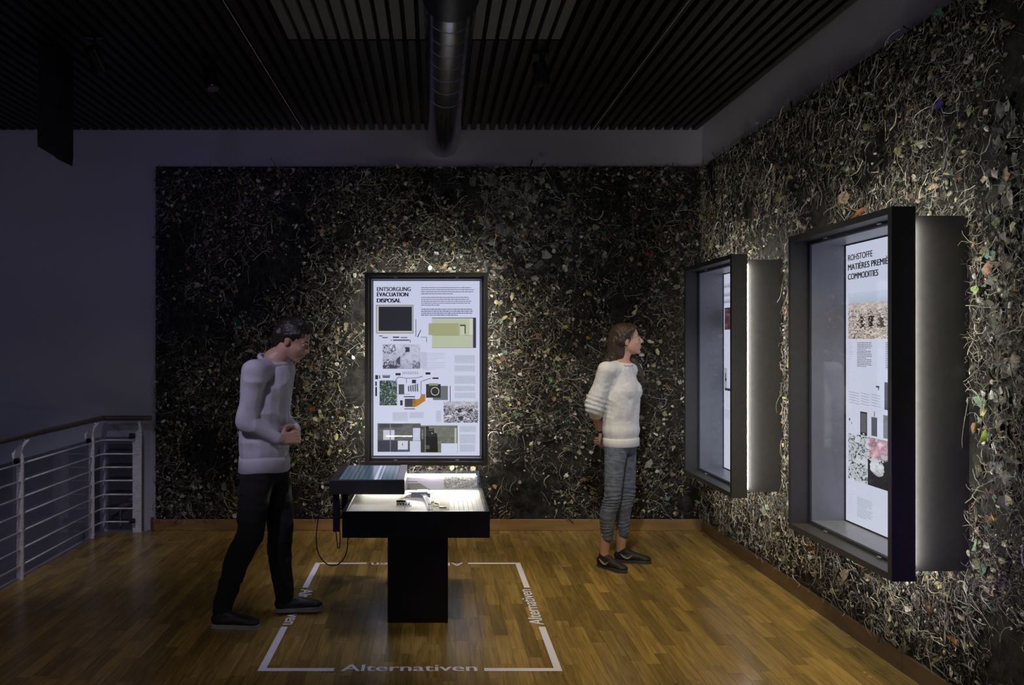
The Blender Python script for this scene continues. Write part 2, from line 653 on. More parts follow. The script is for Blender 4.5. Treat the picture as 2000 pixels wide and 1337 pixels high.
def np_mesh(name, V, faces_arrays, colors, m):
    """V (n,3); faces_arrays: list of (k, s) index arrays; colors: list of (k,3)"""
    me = bpy.data.meshes.new(name)
    me.vertices.add(len(V))
    me.vertices.foreach_set('co', V.astype(np.float32).ravel())
    loops = np.concatenate([f.ravel() for f in faces_arrays])
    tot = np.concatenate([np.full(len(f), f.shape[1]) for f in faces_arrays])
    start = np.concatenate([[0], np.cumsum(tot)[:-1]])
    me.loops.add(len(loops))
    me.loops.foreach_set('vertex_index', loops.astype(np.int32))
    me.polygons.add(len(tot))
    me.polygons.foreach_set('loop_start', start.astype(np.int32))
    me.update(calc_edges=True)
    at = me.color_attributes.new('col', 'FLOAT_COLOR', 'CORNER')
    cc = np.concatenate([np.repeat(c, f.shape[1], axis=0) for c, f in zip(colors, faces_arrays)])
    cc = np.concatenate([cc, np.ones((len(cc), 1))], axis=1)
    at.data.foreach_set('color', cc.astype(np.float32).ravel())
    me.materials.append(m)
    me.validate()
    return me


def gen_twigs(N, cen, lmin, lmax, rmin, rmax, colr, curl=1.0, lift=0.02, K=6):
    """curved tapering three-sided stems; local frame: x along wall, y out of wall (+ = outwards), z up"""
    L = rng.uniform(lmin, lmax, N) * rng.uniform(.5, 1, N)
    a0 = rng.uniform(0, 2 * PI, N)
    cv = rng.normal(0, curl, N)
    kink = rng.normal(0, .35 * curl, (N, K))
    ang = a0[:, None] + cv[:, None] * np.linspace(0, 1, K)[None] + np.cumsum(kink, 1)
    seg = (L / (K - 1))[:, None]
    x = np.cumsum(np.cos(ang) * seg, 1)
    z = np.cumsum(np.sin(ang) * seg, 1)
    x -= x.mean(1, keepdims=True)
    z -= z.mean(1, keepdims=True)
    ph = rng.uniform(0, PI, N)[:, None]
    y = cen[:, 1:2] + lift * np.abs(np.sin(ph + np.linspace(0, 2.4, K)[None])) * rng.uniform(.1, 1, N)[:, None]
    x = x + cen[:, 0:1]
    z = z + cen[:, 2:3]
    R = rng.uniform(rmin, rmax, N)[:, None] * np.linspace(1, .45, K)[None]
    nx, nz = -np.sin(ang), np.cos(ang)
    V = np.zeros((N, K, 3, 3))
    for j in range(3):
        th = 2 * PI * j / 3 + PI / 2
        c_, s_ = math.cos(th), math.sin(th)
        V[:, :, j, 0] = x + nx * R * c_
        V[:, :, j, 2] = z + nz * R * c_
        V[:, :, j, 1] = y + R * s_
    V = V.reshape(-1, 3)
    base = (np.arange(N) * K * 3)[:, None, None]
    kk = (np.arange(K - 1) * 3)[None, :, None]
    jj = np.arange(3)[None, None, :]
    a = base + kk + jj
    b_ = base + kk + (jj + 1) % 3
    Fq = np.stack([a, b_, b_ + 3, a + 3], -1).reshape(-1, 4)
    C = np.repeat(colr, (K - 1) * 3, axis=0)
    return V, Fq, C


def gen_leaves(N, cen, rmin, rmax, colr, elong=(0.35, 1.0), n=7, bend=.35):
    R = rng.uniform(rmin, rmax, N)
    th = np.linspace(0, 2 * PI, n, endpoint=False)[None] + rng.uniform(-.25, .25, (N, n))
    rad = R[:, None] * rng.uniform(.55, 1.15, (N, n))
    px = np.cos(th) * rad
    pz = np.sin(th) * rad * rng.uniform(elong[0], elong[1], N)[:, None]
    py = rng.normal(0, bend, (N, n)) * R[:, None] * .7
    px = np.concatenate([px, np.zeros((N, 1))], 1)
    pz = np.concatenate([pz, np.zeros((N, 1))], 1)
    py = np.concatenate([py, rng.normal(0, .2, (N, 1)) * R[:, None]], 1)
    rot = rng.uniform(0, 2 * PI, N)[:, None]
    tilt = rng.normal(0, .45, N)[:, None]
    x = px * np.cos(rot) - pz * np.sin(rot)
    z = px * np.sin(rot) + pz * np.cos(rot)
    y = py + x * np.sin(tilt)
    y = np.maximum(y + cen[:, 1:2], 0.001)
    V = np.stack([x + cen[:, 0:1], y, z + cen[:, 2:3]], -1).reshape(-1, 3)
    base = (np.arange(N) * (n + 1))[:, None]
    k = np.arange(n)[None]
    Ft = np.stack([base + k, base + (k + 1) % n, base + n + 0 * k], -1).reshape(-1, 3)
    C = np.repeat(colr, n, axis=0) * rng.uniform(.8, 1.1, (N * n, 1))
    return V, Ft, C


ph_ = (1 + 5 ** .5) / 2
ICO = np.array([(-1, ph_, 0), (1, ph_, 0), (-1, -ph_, 0), (1, -ph_, 0), (0, -1, ph_), (0, 1, ph_), (0, -1, -ph_), (0, 1, -ph_),
                (ph_, 0, -1), (ph_, 0, 1), (-ph_, 0, -1), (-ph_, 0, 1)]) / 1.902
ICF = np.array([(0, 11, 5), (0, 5, 1), (0, 1, 7), (0, 7, 10), (0, 10, 11), (1, 5, 9), (5, 11, 4), (11, 10, 2), (10, 7, 6), (7, 1, 8),
                (3, 9, 4), (3, 4, 2), (3, 2, 6), (3, 6, 8), (3, 8, 9), (4, 9, 5), (2, 4, 11), (6, 2, 10), (8, 6, 7), (9, 8, 1)])


def gen_chips(N, cen, rmin, rmax, colr):
    R = rng.uniform(rmin, rmax, N)
    sc_ = np.stack([rng.uniform(.5, 1.2, N), rng.uniform(.25, .6, N), rng.uniform(.4, 1.0, N)], -1) * R[:, None]
    V = ICO[None] * rng.uniform(.75, 1.2, (N, 12, 1)) * sc_[:, None, :]
    rot = rng.uniform(0, 2 * PI, N)[:, None]
    x = V[:, :, 0] * np.cos(rot) - V[:, :, 2] * np.sin(rot)
    z = V[:, :, 0] * np.sin(rot) + V[:, :, 2] * np.cos(rot)
    V = np.stack([x, V[:, :, 1], z], -1) + cen[:, None, :]
    Ft = (ICF[None] + (np.arange(N) * 12)[:, None, None]).reshape(-1, 3)
    return V.reshape(-1, 3), Ft, np.repeat(colr, 20, axis=0)


def pick(pal, N, lo=.6, hi=1.15, p=None):
    c = pal[rng.choice(len(pal), N, p=p)]
    return np.clip(c * rng.uniform(lo, hi, (N, 1)), 0, 1)


def scatter(N, u0, u1, holes, ymin=0.002, ymax=0.03):
    """random centres in a panel, clumped by noise, kept out of the light boxes"""
    pts = np.zeros((0, 3))
    while len(pts) < N:
        c = np.stack([rng.uniform(u0, u1, N * 2), rng.uniform(ymin, ymax, N * 2), rng.uniform(PZ0 + .01, PZ1 + .0, N * 2)], -1)
        d = fbm(np.stack([c[:, 0] * 3.2, c[:, 2] * 3.2, c[:, 0] * 0 + 5], -1), 3, 3)
        ok = rng.uniform(.22, .58, len(c)) < d
        for (a, b_, z0, z1) in holes:
            ok &= ~((c[:, 0] > a) & (c[:, 0] < b_) & (c[:, 2] > z0) & (c[:, 2] < z1))
        pts = np.concatenate([pts, c[ok]])
    return pts[:N]


def to_world(V, side):
    if side == 'back':       # local x = X, y out = -Y
        return np.stack([V[:, 0], YB - PT - V[:, 1], V[:, 2]], -1)
    return np.stack([XR - PT - V[:, 1], V[:, 0], V[:, 2]], -1)   # local x = Y


def debris(side, u0, u1, holes, parent, dens=1.0):
    A = abs(u1 - u0) * (PZ1 - PZ0)
    Vs, Fs, Cs = [], [], []
    off = 0

    def put(t):
        nonlocal off
        V, Fc, C = t
        Vs.append(to_world(V, side)); Fs.append(Fc + off); Cs.append(C); off += len(V)
    N = lambda d: max(1, int(d * A * dens))
    u0, u1 = min(u0, u1), max(u0, u1)
    n_ = N(1100); put(gen_twigs(n_, scatter(n_, u0, u1, holes, .001, .02), .04, .16, .0006, .0016, pick(PAL, n_, .6, 1.9), 1.3))
    n_ = N(150); put(gen_twigs(n_, scatter(n_, u0, u1, holes, .006, .03), .05, .22, .0011, .0030, pick(PAL, n_, .9, 2.0), 1.0, .03))
    n_ = N(30); put(gen_twigs(n_, scatter(n_, u0, u1, holes, .004, .02), .06, .22, .003, .008, pick(PAL, n_, .2, .7), .6, .015))
    n_ = N(300); put(gen_leaves(n_, scatter(n_, u0, u1, holes, .001, .012), .005, .020, pick(PAL, n_, .12, .6)))
    n_ = N(140); put(gen_leaves(n_, scatter(n_, u0, u1, holes, .006, .026), .007, .026, pick(PALC, n_, .5, 1.3)))
    n_ = N(300); put(gen_chips(n_, scatter(n_, u0, u1, holes, .001, .012), .003, .012, pick(PAL, n_, .3, 1.1)))
    n_ = N(100); put(gen_chips(n_, scatter(n_, u0, u1, holes, .004, .014), .006, .017, pick(PALC[[0, 7, 11, 8, 1]], n_, .6, 1.1)))
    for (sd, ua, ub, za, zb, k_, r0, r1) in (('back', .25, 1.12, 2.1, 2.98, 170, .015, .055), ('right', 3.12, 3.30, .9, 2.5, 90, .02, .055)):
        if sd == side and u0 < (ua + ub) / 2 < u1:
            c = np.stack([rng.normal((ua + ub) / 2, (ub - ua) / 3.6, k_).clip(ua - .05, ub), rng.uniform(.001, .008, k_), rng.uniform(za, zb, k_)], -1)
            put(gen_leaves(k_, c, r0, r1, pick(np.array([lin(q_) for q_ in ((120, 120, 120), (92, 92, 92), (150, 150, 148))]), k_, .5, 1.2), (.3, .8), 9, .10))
    me = np_mesh('matted_debris', np.concatenate(Vs), Fs, Cs, M_debris)
    o = bpy.data.objects.new('matted_debris', me)
    col.objects.link(o)
    o.parent = parent
    tag(o, kind='stuff')


BX = (-0.063, 0.99)       # back light box centre X, width
ZB0, ZB1 = 0.58, 2.134
HB = [(BX[0] - .44, BX[0] + .44, ZB0 + .05, ZB1 - .05)]
HR = [(5.225, 6.19, ZB0 + .05, ZB1 - .05), (3.40, 4.36, ZB0 + .05, ZB1 - .05)]
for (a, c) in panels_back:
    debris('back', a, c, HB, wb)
for (a, c) in panels_right[:3]:
    debris('right', a, c, HR, wr, 1.15 if c > 3 else 1.4)
debris('right', 2.39, 1.7, HR, wr)

# larger single pieces: leaves, stems, stones, scraps (parts of the walls)


def one(t):
    V, Fc, C = t
    return np_mesh('piece', V, [Fc], [C], M_debris)


Z3 = np.zeros((1, 3))
Z3[:, 1] = 0.014
leafM = [one(gen_leaves(1, Z3, .026, .044, pick(PALC, 1, .8, 1.4), (0.4, .8), 10, .25)) for _ in range(14)]
twigM = [one(gen_twigs(1, Z3, .16, .30, .0022, .006, pick(PAL, 1, 1.2, 2.2), 1.2, .04, 9)) for _ in range(14)]
stoneM = [one(gen_chips(1, Z3, .016, .034, pick(PALC, 1, .6, 1.0))) for _ in range(8)]
scrapM = [one(gen_leaves(1, Z3, .022, .034, pick(PALC[[0, 7, 8, 11]], 1, .8, 1.0), (0.4, .6), 4, .12)) for _ in range(6)]


def put_piece(side, me, name, u, z, parent, s=1.0, rot=None, out=0.0):
    rot = rnd.uniform(0, 2 * PI) if rot is None else rot
    if side == 'back':
        # local +y points out of the wall towards -Y: rotate 180 about z
        m4 = Matrix.Translation((u, YB - PT - out, z)) @ Matrix.Rotation(PI, 4, 'Z') @ Matrix.Rotation(rot, 4, 'Y')
    else:
        m4 = Matrix.Translation((XR - PT - out, u, z)) @ Matrix.Rotation(PI / 2, 4, 'Z') @ Matrix.Rotation(rot, 4, 'Y')
    o = bpy.data.objects.new(name, me)
    o.matrix_world = m4 @ Matrix.Scale(s, 4)
    col.objects.link(o)
    o.parent = parent
    return o


for side, parent, u0, u1, holes, cnt in (('back', wb, -2.3, 2.2, HB, 1.0), ('right', wr, 2.4, 6.8, HR, 1.0)):
    for (ms, nm, k) in ((leafM, 'leaf', 110), (twigM, 'twig', 120), (stoneM, 'stone', 45), (scrapM, 'paper_scrap', 26)):
        for p in scatter(int(k * cnt), u0, u1, holes, .0, .014):
            put_piece(side, rnd.choice(ms), nm, p[0], min(p[2], PZ1 - .03), parent, rnd.uniform(.6, 1.05), out=p[1])

# pieces one can pick out in the photograph


def special(px, py, color, size, kind='leaf', elong=(.5, .8), side=None, n=8):
    if side is None:
        side = 'right' if px > 1372 else 'back'
    c = np.array([lin(color)])
    if kind == 'stone':
        me = one(gen_chips(1, Z3, size, size, c))
    elif kind == 'twig':
        me = one(gen_twigs(1, Z3, size, size * 1.01, .003, .0045, c, .8, .03, 9))
    else:
        me = one(gen_leaves(1, Z3, size, size, c, elong, n, .18))
    if side == 'back':
        p = P(px, py, YB - .03)
        put_piece('back', me, kind if kind != 'scrap' else 'paper_scrap', p.x, p.z, wb, out=.012)
    else:
        Y = (XR - .03) * F / (px - CX)
        p = P(px, py, Y)
        put_piece('right', me, kind if kind != 'scrap' else 'paper_scrap', p.y, p.z, wr, out=.014)


for a in [(1563, 322, (225, 222, 214), .045, 'scrap', (.5, .6), None, 3), (1650, 386, (196, 176, 140), .052), (1690, 392, (200, 196, 170), .050),
          (1683, 412, (190, 120, 60), .040), (1825, 364, (226, 208, 170), .034), (1790, 346, (214, 206, 190), .028), (1908, 565, (150, 178, 112), .030),
          (1917, 782, (120, 160, 130), .034), (1926, 850, (140, 170, 50), .034, 'leaf', (.3, .4)), (1935, 520, (205, 160, 130), .034), (1905, 478, (200, 160, 50), .024),
          (1268, 497, (170, 30, 40), .032), (490, 683, (205, 200, 196), .034, 'scrap', (.5, .6), None, 4), (463, 628, (50, 120, 92), .050),
          (573, 596, (110, 150, 110), .030), (404, 640, (150, 148, 140), .034), (603, 497, (215, 212, 218), .030, 'leaf', (.3, .4)),
          (541, 376, (190, 188, 190), .034, 'stone'), (1057, 300, (150, 150, 150), .03), (870, 465, (205, 205, 208), .030, 'scrap', (.6, .8), None, 5),
          (1000, 578, (190, 176, 150), .040, 'leaf', (.3, .4)), (1103, 638, (190, 200, 70), .028), (1050, 655, (150, 90, 60), .032), (973, 668, (120, 130, 120), .035),
          (1148, 658, (205, 150, 50), .022), (610, 797, (190, 110, 30), .030), (1322, 463, (190, 190, 130), .045, 'leaf', (.2, .3)), (1324, 560, (205, 204, 190), .026, 'scrap', (.8, 1), None, 4),
          (1593, 1073, (190, 80, 40), .036), (1818, 1190, (205, 140, 60), .036), (1865, 1248, (200, 140, 70), .034, 'leaf', (.3, .4)), (1840, 1210, (150, 150, 150), .030),
          (1910, 1060, (110, 165, 130), .034, 'leaf', (.3, .4)), (1945, 1010, (200, 140, 50), .024, 'leaf', (.2, .3)), (1495, 995, (150, 170, 150), .040), (1268, 905, (170, 168, 160), .045, 'scrap', (.5, .7), None, 5),
          (1290, 920, (150, 148, 140), .040, 'scrap', (.6, .7), None, 4), (1655, 1120, (150, 140, 125), .055), (1965, 45, (220, 220, 220), .03, 'leaf', (.2, .3)), (1745, 600, (60, 50, 120), .03),
          (1838, 205, (70, 50, 150), .030), (1940, 290, (40, 25, 110), .036), (380, 480, (180, 185, 190), .02, 'stone'), (352, 432, (150, 150, 155), .026),
          (600, 760, (180, 178, 170), .03), (645, 880, (170, 165, 130), .04), (1075, 740, (120, 170, 130), .03), (985, 620, (210, 205, 130), .03), (1090, 700, (195, 195, 160), .03)]:
    special(*a)

# ------------------------------------------------------------------ light boxes
SW, SZ0, SZ1 = 0.92, 0.635, 2.085


class Poster:
    """flat print laid out in metres: u from the left edge, z height"""

    def __init__(self, y, bgc):
        self.mb = MB()
        self.y = y
        self.layer = 0
        self.bg = bgc

    def rect(self, u0, z0, u1, z1, c, sk=0.0):
        y = self.y - 0.0002 * self.layer
        x0, x1 = u0 - SW / 2, u1 - SW / 2
        self.mb.quad((x0, y, z0), (x1, y, z0 + sk), (x1, y, z1 + sk), (x0, y, z1), lin(c))

    def poly(self, pts, c):
        y = self.y - 0.0002 * self.layer
        self.mb.add([(u - SW / 2, y, z) for u, z in pts], [tuple(range(len(pts)))], lin(c))

    def photo(self, u0, z0, u1, z1, fn, nx=56, ny=40):
        y = self.y - 0.0002 * self.layer
        gx, gy = np.meshgrid((np.arange(nx) + .5) / nx, (np.arange(ny) + .5) / ny)
        c = fn(gx.ravel(), gy.ravel()).reshape(ny, nx, 3)
        base = len(self.mb.v)
        for j in range(ny + 1):
            for i in range(nx + 1):
                self.mb.v.append((u0 + (u1 - u0) * i / nx - SW / 2, y, z1 - (z1 - z0) * j / ny))
        for j in range(ny):
            for i in range(nx):
                a = base + j * (nx + 1) + i
                self.mb.f.append((a, a + nx + 1, a + nx + 2, a + 1))
                self.mb.c.append(lin(np.clip(c[j, i], 0, 255)))

    def lines(self, u0, u1, z, n, dz, c, th=.0035, last=.6):
        for k in range(n):
            u = u0
            end = u0 + (u1 - u0) * (last if k == n - 1 else rnd.uniform(.9, 1.0))
            while u < end:
                w = rnd.uniform(.008, .03)
                self.rect(u, z - th, min(u + w, end), z, c)
                u += w + .0035
            z -= dz


def n2(x, y, s, seed=0, oct=3, sx=1.0):
    return fbm(np.stack([x * s * sx, y * s, x * 0 + .5], -1), seed, oct)


def ph_crane(x, y):
    v = 205 - 30 * y + 0 * x
    d = n2(x, y, 14, 5)
    arm = np.abs(x - (.55 + .12 * np.sin(y * 7))) < .045 + .02 * n2(x, y, 20, 2)
    dark = ((y > .62) & (np.abs(d - .5) < .05)) | (arm & (y > .12)) | ((y < .4) & (x < .35) & (np.abs(d - .52) < .045)) | ((y > .86) & (d > .5))
    v = np.where(dark, 70, v) + (d - .5) * 60
    return np.stack([v, v - 4, v + 14], -1)


def ph_dump(x, y):
    d = n2(x, y, 12, 9, 4, .7)
    v = 196 + (d - .5) * 120
    e = n2(x, y, 20, 77, 3, .6)
    v = np.where((y > .2) & ((np.abs(d - .5) < .035) | (np.abs(e - .45) < .03)), 66, v)
    for cx, cy, r in ((.46, .40, .045), (.77, .46, .05), (.50, .78, .05)):
        v = np.where(((x - cx) / r) ** 2 + ((y - cy) / (r * 2)) ** 2 < 7 * (d - .3), 62, v)
    return np.stack([v, v - 6, v + 2], -1)


def ph_pcb(x, y):
    d = n2(x, y, 26, 12, 2)
    e = n2(x, y, 30, 31, 2)
    r = 52 + (d - .5) * 160
    g = 68 + (d - .5) * 160
    b_ = 56 + (d - .5) * 160
    w = e > .66
    return np.stack([np.where(w, 190, r), np.where(w, 200, g), np.where(w, 190, b_)], -1)


def ph_mesh(base, amp, s=10, seed=3):
    def f(x, y):
        d = n2(x, y, s, seed)
        return np.stack([base[i] + (d - .5) * amp for i in range(3)], -1)
    return f


def ph_desert(x, y):
    d = n2(x, y, 22, 15, 3, 1.6)
    sky = y < .12
    v = np.stack([205 + (d - .5) * 120, 186 + (d - .5) * 120, 176 + (d - .5) * 115], -1)
    v = np.where(((np.abs(d - .5) < .03) & (y > .2))[:, None], np.array([70, 60, 58]), v)
    t_ = (np.abs(y - .55) < .16) & (np.sin(x * 60 + d * 8) > .35) & (x > .1) & (x < .62)
    v = np.where(t_[:, None], np.array([45, 34, 36]), v)
    return v


def ph_hands(x, y):
    d = n2(x, y, 9, 21, 4)
    v = np.full(x.shape, 205.0) + (d - .5) * 60
    v = np.where(np.abs(d - .5) < .022, 40, v)
    c = np.stack([v, v, v + 4], -1)
    dark = (x > .42) & (y > .42 - .1 * np.sin(x * 8))
    c = np.where(dark[:, None], np.stack([34 + 0 * x, 30 + 0 * x, 34 + 0 * x], -1), c)
    hand = dark & (((x - .62) / .16) ** 2 + ((y - .6) / .2) ** 2 < .6 + .8 * (d - .3))
    c = np.where(hand[:, None], np.stack([200 + (d - .5) * 200, 196 + (d - .5) * 200, 200 + (d - .5) * 200], -1), c)
    red = (x > .45) & (y < .42) & (d > .38)
    c = np.where((red & ~hand)[:, None], np.stack([186 + (d - .5) * 300, 140 + (d - .5) * 250, 150 + (d - .5) * 250], -1), c)
    return c


def poster_back(y):
    p = Poster(y, (216, 215, 236))
    K = .92 / 217
    U = lambda x: (x - 725) * K
    Zc = lambda yy: SZ0 + (888 - yy) * K

    def R(x0, y0, x1, y1, c):
        p.rect(U(x0), Zc(y1), U(x1), Zc(y0), c)
    p.photo(0, SZ0, SW, SZ1, lambda x, yy: np.stack([214 + 8 * yy, 213 + 7 * yy, 236 + 2 * yy], -1), 4, 10)
    p.layer = 1
    gl = (200, 199, 216)
    for a in ((782, 686, 834, 718), (888, 692, 928, 708), (888, 712, 928, 724), (888, 732, 929, 748), (888, 752, 928, 762), (888, 765, 929, 776), (767, 803, 797, 821),
              (800, 803, 828, 815), (898, 830, 930, 842), (898, 846, 929, 864), (898, 866, 928, 880), (852, 800, 862, 822)):
        R(*a, gl)
    # text blocks
    ink = (62, 58, 84)
    p.lines(U(823), U(926), Zc(560), 4, .017, ink, .005)
    p.lines(U(823), U(925), Zc(579), 5, .016, ink, .005, .35)
    p.lines(U(823), U(925), Zc(602), 4, .016, ink, .006, .7)
    for (a, b_, c, n_) in ((826, 872, 688, 5), (826, 871, 706, 5), (889, 927, 694, 3), (889, 927, 714, 3), (889, 927, 735, 4), (889, 927, 754, 3), (889, 927, 768, 2),
                           (768, 796, 805, 4), (801, 826, 805, 3), (899, 928, 832, 3), (899, 928, 849, 5), (899, 927, 868, 4)):
        p.lines(U(a), U(b_), Zc(c), n_, .014, (172, 170, 192), .003)
    # monitor with dark screen
    R(735, 594, 808, 650, (150, 146, 140)); p.layer = 2
    R(737, 596, 806, 648, (206, 200, 196)); p.layer = 3
    R(740, 597.5, 805, 645, (38, 37, 40)); p.layer = 1
    R(812, 622, 813.3, 656, (90, 88, 100)); p.poly([(U(815), Zc(657)), (U(817), Zc(657)), (U(823), Zc(643)), (U(821.5), Zc(643))], (50, 48, 60))
    for a in ((741, 654, 748, 655.5), (747, 657, 758, 658.8), (768, 656, 780, 658.5), (783, 657, 796, 658.6), (764, 662, 765.5, 664), (768, 661.8, 800, 664), (801, 662, 802.3, 667), (833, 657, 834, 667), (822, 656.5, 833, 657.4)):
        R(*a, (60, 58, 72))
    # beige housing
    R(844, 619, 930, 678, (60, 50, 84)); p.layer = 2
    R(844, 620, 924, 677.5, (196, 198, 170)); p.layer = 3
    R(917, 621, 924, 654, (214, 212, 186)); R(837.5, 630, 900, 653, (172, 170, 124)); R(844, 653.3, 925, 654, (130, 126, 96)); p.layer = 4
    R(896, 630, 911, 654, (182, 184, 150)); p.layer = 5
    R(899, 633, 909.5, 650, (60, 58, 50)); p.layer = 6
    R(899, 635.5, 907.5, 653, (206, 204, 180)); p.layer = 1
    # photographs
    p.photo(U(748), Zc(718.5), U(821), Zc(670.5), ph_crane, 72, 48)
    p.photo(U(866.5), Zc(823.5), U(934), Zc(782), ph_dump, 66, 42)
    # board and small parts
    p.photo(U(742), Zc(790), U(776), Zc(741.5), ph_pcb, 34, 48)
    dk = (44, 42, 48)
    R(765, 741, 776.5, 752, (216, 215, 234)); p.layer = 2
    p.photo(U(765), Zc(770), U(773.5), Zc(752), ph_pcb, 8, 18); p.layer = 1
    for a in ((747, 731, 763, 732.4), (748, 733.3, 762, 736), (741, 731.5, 743, 738), (733.5, 731, 739, 739), (733.5, 743.5, 736.5, 752), (733.5, 754, 737, 772),
              (773, 727, 783, 731.5), (831.5, 725.5, 841, 730), (805, 740, 813, 747), (845, 735.5, 857, 738.5), (789, 772, 811, 774), (790, 796, 811, 797.5),
              (775, 768, 801, 768.5), (879, 752, 880.3, 783), (782, 780, 787, 790)):
        R(*a, dk)
    R(779, 749, 790, 768, (78, 76, 86)); R(791, 777, 812, 793, (64, 62, 70))
    for k in range(5):
        p.poly([(U(797 + 4.3 * k), Zc(753 - k)), (U(799.6 + 4.3 * k), Zc(751 - k)), (U(800 + 4.3 * k), Zc(764)), (U(797.4 + 4.3 * k), Zc(762))], (92, 90, 98))
    p.poly([(U(764.5), Zc(750)), (U(765.2), Zc(751)), (U(778.6), Zc(735.5)), (U(778), Zc(734.6))], dk)
    for (a, b_, c, d) in ((778, 734.5, 794, 737), (794, 737, 812, 736.6), (812, 736.6, 826, 733.5), (794, 738, 794.8, 746), (823, 743, 822.4, 768), (824, 743, 842, 737)):
        n_ = Vector((-(d - b_), c - a)).normalized() * .5
        p.poly([(U(a - n_.x), Zc(b_ - n_.y)), (U(c - n_.x), Zc(d - n_.y)), (U(c + n_.x), Zc(d + n_.y)), (U(a + n_.x), Zc(b_ + n_.y))], dk)
    for k in range(9):
        R(787 + 3.5 * k, 724, 788.5 + 3.5 * k, 729.5, (150, 148, 168))
    p.poly([(U(806), Zc(792)), (U(806), Zc(779)), (U(820), Zc(777)), (U(823), Zc(768)), (U(831), Zc(768)), (U(831), Zc(781)), (U(822), Zc(787)), (U(815), Zc(792))], (186, 124, 40))
    R(846, 752, 875, 779.5, (112, 112, 114)); p.layer = 2
    p.photo(U(832.5), Zc(775), U(861), Zc(748.5), ph_mesh((46, 46, 38), 70, 9, 4), 28, 26); p.layer = 3
    R(838, 747, 856, 751.5, (150, 156, 104))
    for k in range(12):
        a = 2 * PI * k / 12
        a2 = 2 * PI * (k + 1) / 12
        q = lambda a_, r_: (U(850) + r_ * K * 8.5 * math.cos(a_), Zc(762.5) + r_ * K * 8.5 * math.sin(a_))
        p.poly([q(a, .82), q(a2, .82), q(a2, 1), q(a, 1)], (196, 196, 180))
    p.layer = 1
    # opened computers
    p.photo(U(738), Zc(880.5), U(822), Zc(825), ph_mesh((92, 92, 90), 70, 12, 8), 42, 28)
    p.photo(U(822), Zc(882), U(894), Zc(829), ph_mesh((118, 117, 108), 50, 8, 14), 36, 26); p.layer = 2
    R(738, 858.5, 777, 880, (66, 64, 72)); R(749, 838, 771, 857, (206, 206, 222)); R(807, 834, 821, 859, (204, 204, 224)); R(777.5, 859, 797, 876, (216, 216, 232))
    R(801, 859.5, 822, 881, (214, 214, 230)); R(790, 845, 800, 856, (104, 102, 92)); R(742, 826, 785, 833, (60, 58, 60)); R(822, 832, 830, 881, (66, 64, 56)); R(824, 836, 827, 855, (160, 160, 150))
    p.poly([(U(832), Zc(881)), (U(832), Zc(831)), (U(838), Zc(831)), (U(838), Zc(835)), (U(848), Zc(835)), (U(848), Zc(844)), (U(854), Zc(844)), (U(856), Zc(881))], (34, 33, 32))
    R(888, 834, 892, 864, (196, 192, 172)); R(862, 864, 893.5, 886, (220, 220, 236)); R(832, 868, 839.5, 875, (110, 108, 104)); p.layer = 3
    R(762, 826, 764, 880, (120, 120, 126)); R(786, 864, 787.3, 868, dk); R(838, 837, 846, 839, (110, 110, 106)); R(843, 843.5, 845.5, 845, (220, 220, 220))
    return p


def pr(px):
    return 4.30 - 2.177 * F / (px - CX)


def poster_right(y, seedshift=0):
    p = Poster(y, (216, 216, 232))
    Zl = lambda yy, px=1667: EYE - (yy - CY) * (2.177 * F / (px - CX)) / F
    p.photo(0, SZ0, SW, SZ1, lambda x, yy: np.stack([214 + 6 * yy, 214 + 6 * yy, 232 + 2 * yy], -1), 4, 10)
    p.layer = 1
    p.photo(.045, Zl(592), .875, Zl(572), lambda x, yy: np.stack([206 - 20 * yy, 210 - 16 * yy, 226 - 12 * yy], -1), 2, 6)
    p.photo(.045, Zl(661), .875, Zl(592), ph_desert, 130, 52)
    ink = (64, 62, 70)
    for k, z in enumerate((Zl(668), Zl(684), Zl(700))):
        p.lines(.135, .28, z, 5, .0085, ink, .003)
        p.lines(.40, .55, z, 5, .0085, ink, .003)
        p.lines(.65, .82, z, 5, .0085, ink, .003)
    p.lines(.05, .09, Zl(668), 4, .012, (190, 188, 200), .003)
    p.lines(.05, .09, Zl(686), 4, .012, (180, 178, 190), .003)
    for (a, b_) in ((.05, .155), (.17, .255), (.27, .355), (.45, .55), (.6, .7)):
        for k in range(5):
            z = Zl(764) - .0135 * k
            p.poly([(a, z), (b_, z - .006), (b_, z - .0085), (a, z - .0025)], (150, 149, 160))
    p.poly([(.315, Zl(748)), (.345, Zl(748)), (.34, Zl(756)), (.333, Zl(756)), (.333, Zl(751)), (.315, Zl(751))], (20, 20, 24))
    # phone and its battery
    z0, z1 = Zl(845), Zl(800)
    p.rect(.165, z0, .232, z1, (40, 40, 44)); p.layer = 2
    p.rect(.172, z0 + .016, .225, z1 - .008, (96, 96, 100)); p.rect(.192, z0 + .004, .206, z0 + .011, (220, 220, 220)); p.layer = 1
    p.rect(.272, Zl(842), .325, Zl(807), (92, 92, 98)); p.rect(.297, Zl(806), .303, Zl(796), (30, 30, 34))
    p.rect(.38, Zl(842), .46, Zl(800), (120, 120, 124)); p.rect(.5, Zl(835), .6, Zl(806), (60, 60, 60)); p.rect(.39, Zl(790), .43, Zl(740), (70, 68, 74))
    p.poly([(.05, Zl(817)), (.065, Zl(817)), (.062, Zl(822)), (.053, Zl(822))], (60, 60, 66)); p.rect(.075, Zl(827), .083, Zl(824), (80, 80, 86))
    p.photo(.045, Zl(936), .50, Zl(846), ph_hands, 80, 70)
    for z in (Zl(966), Zl(986)):
        p.lines(.135, .285, z, 6, .0085, (176, 175, 186), .0035)
    p.lines(.05, .09, Zl(966), 9, .012, (202, 201, 212), .003)
    return p


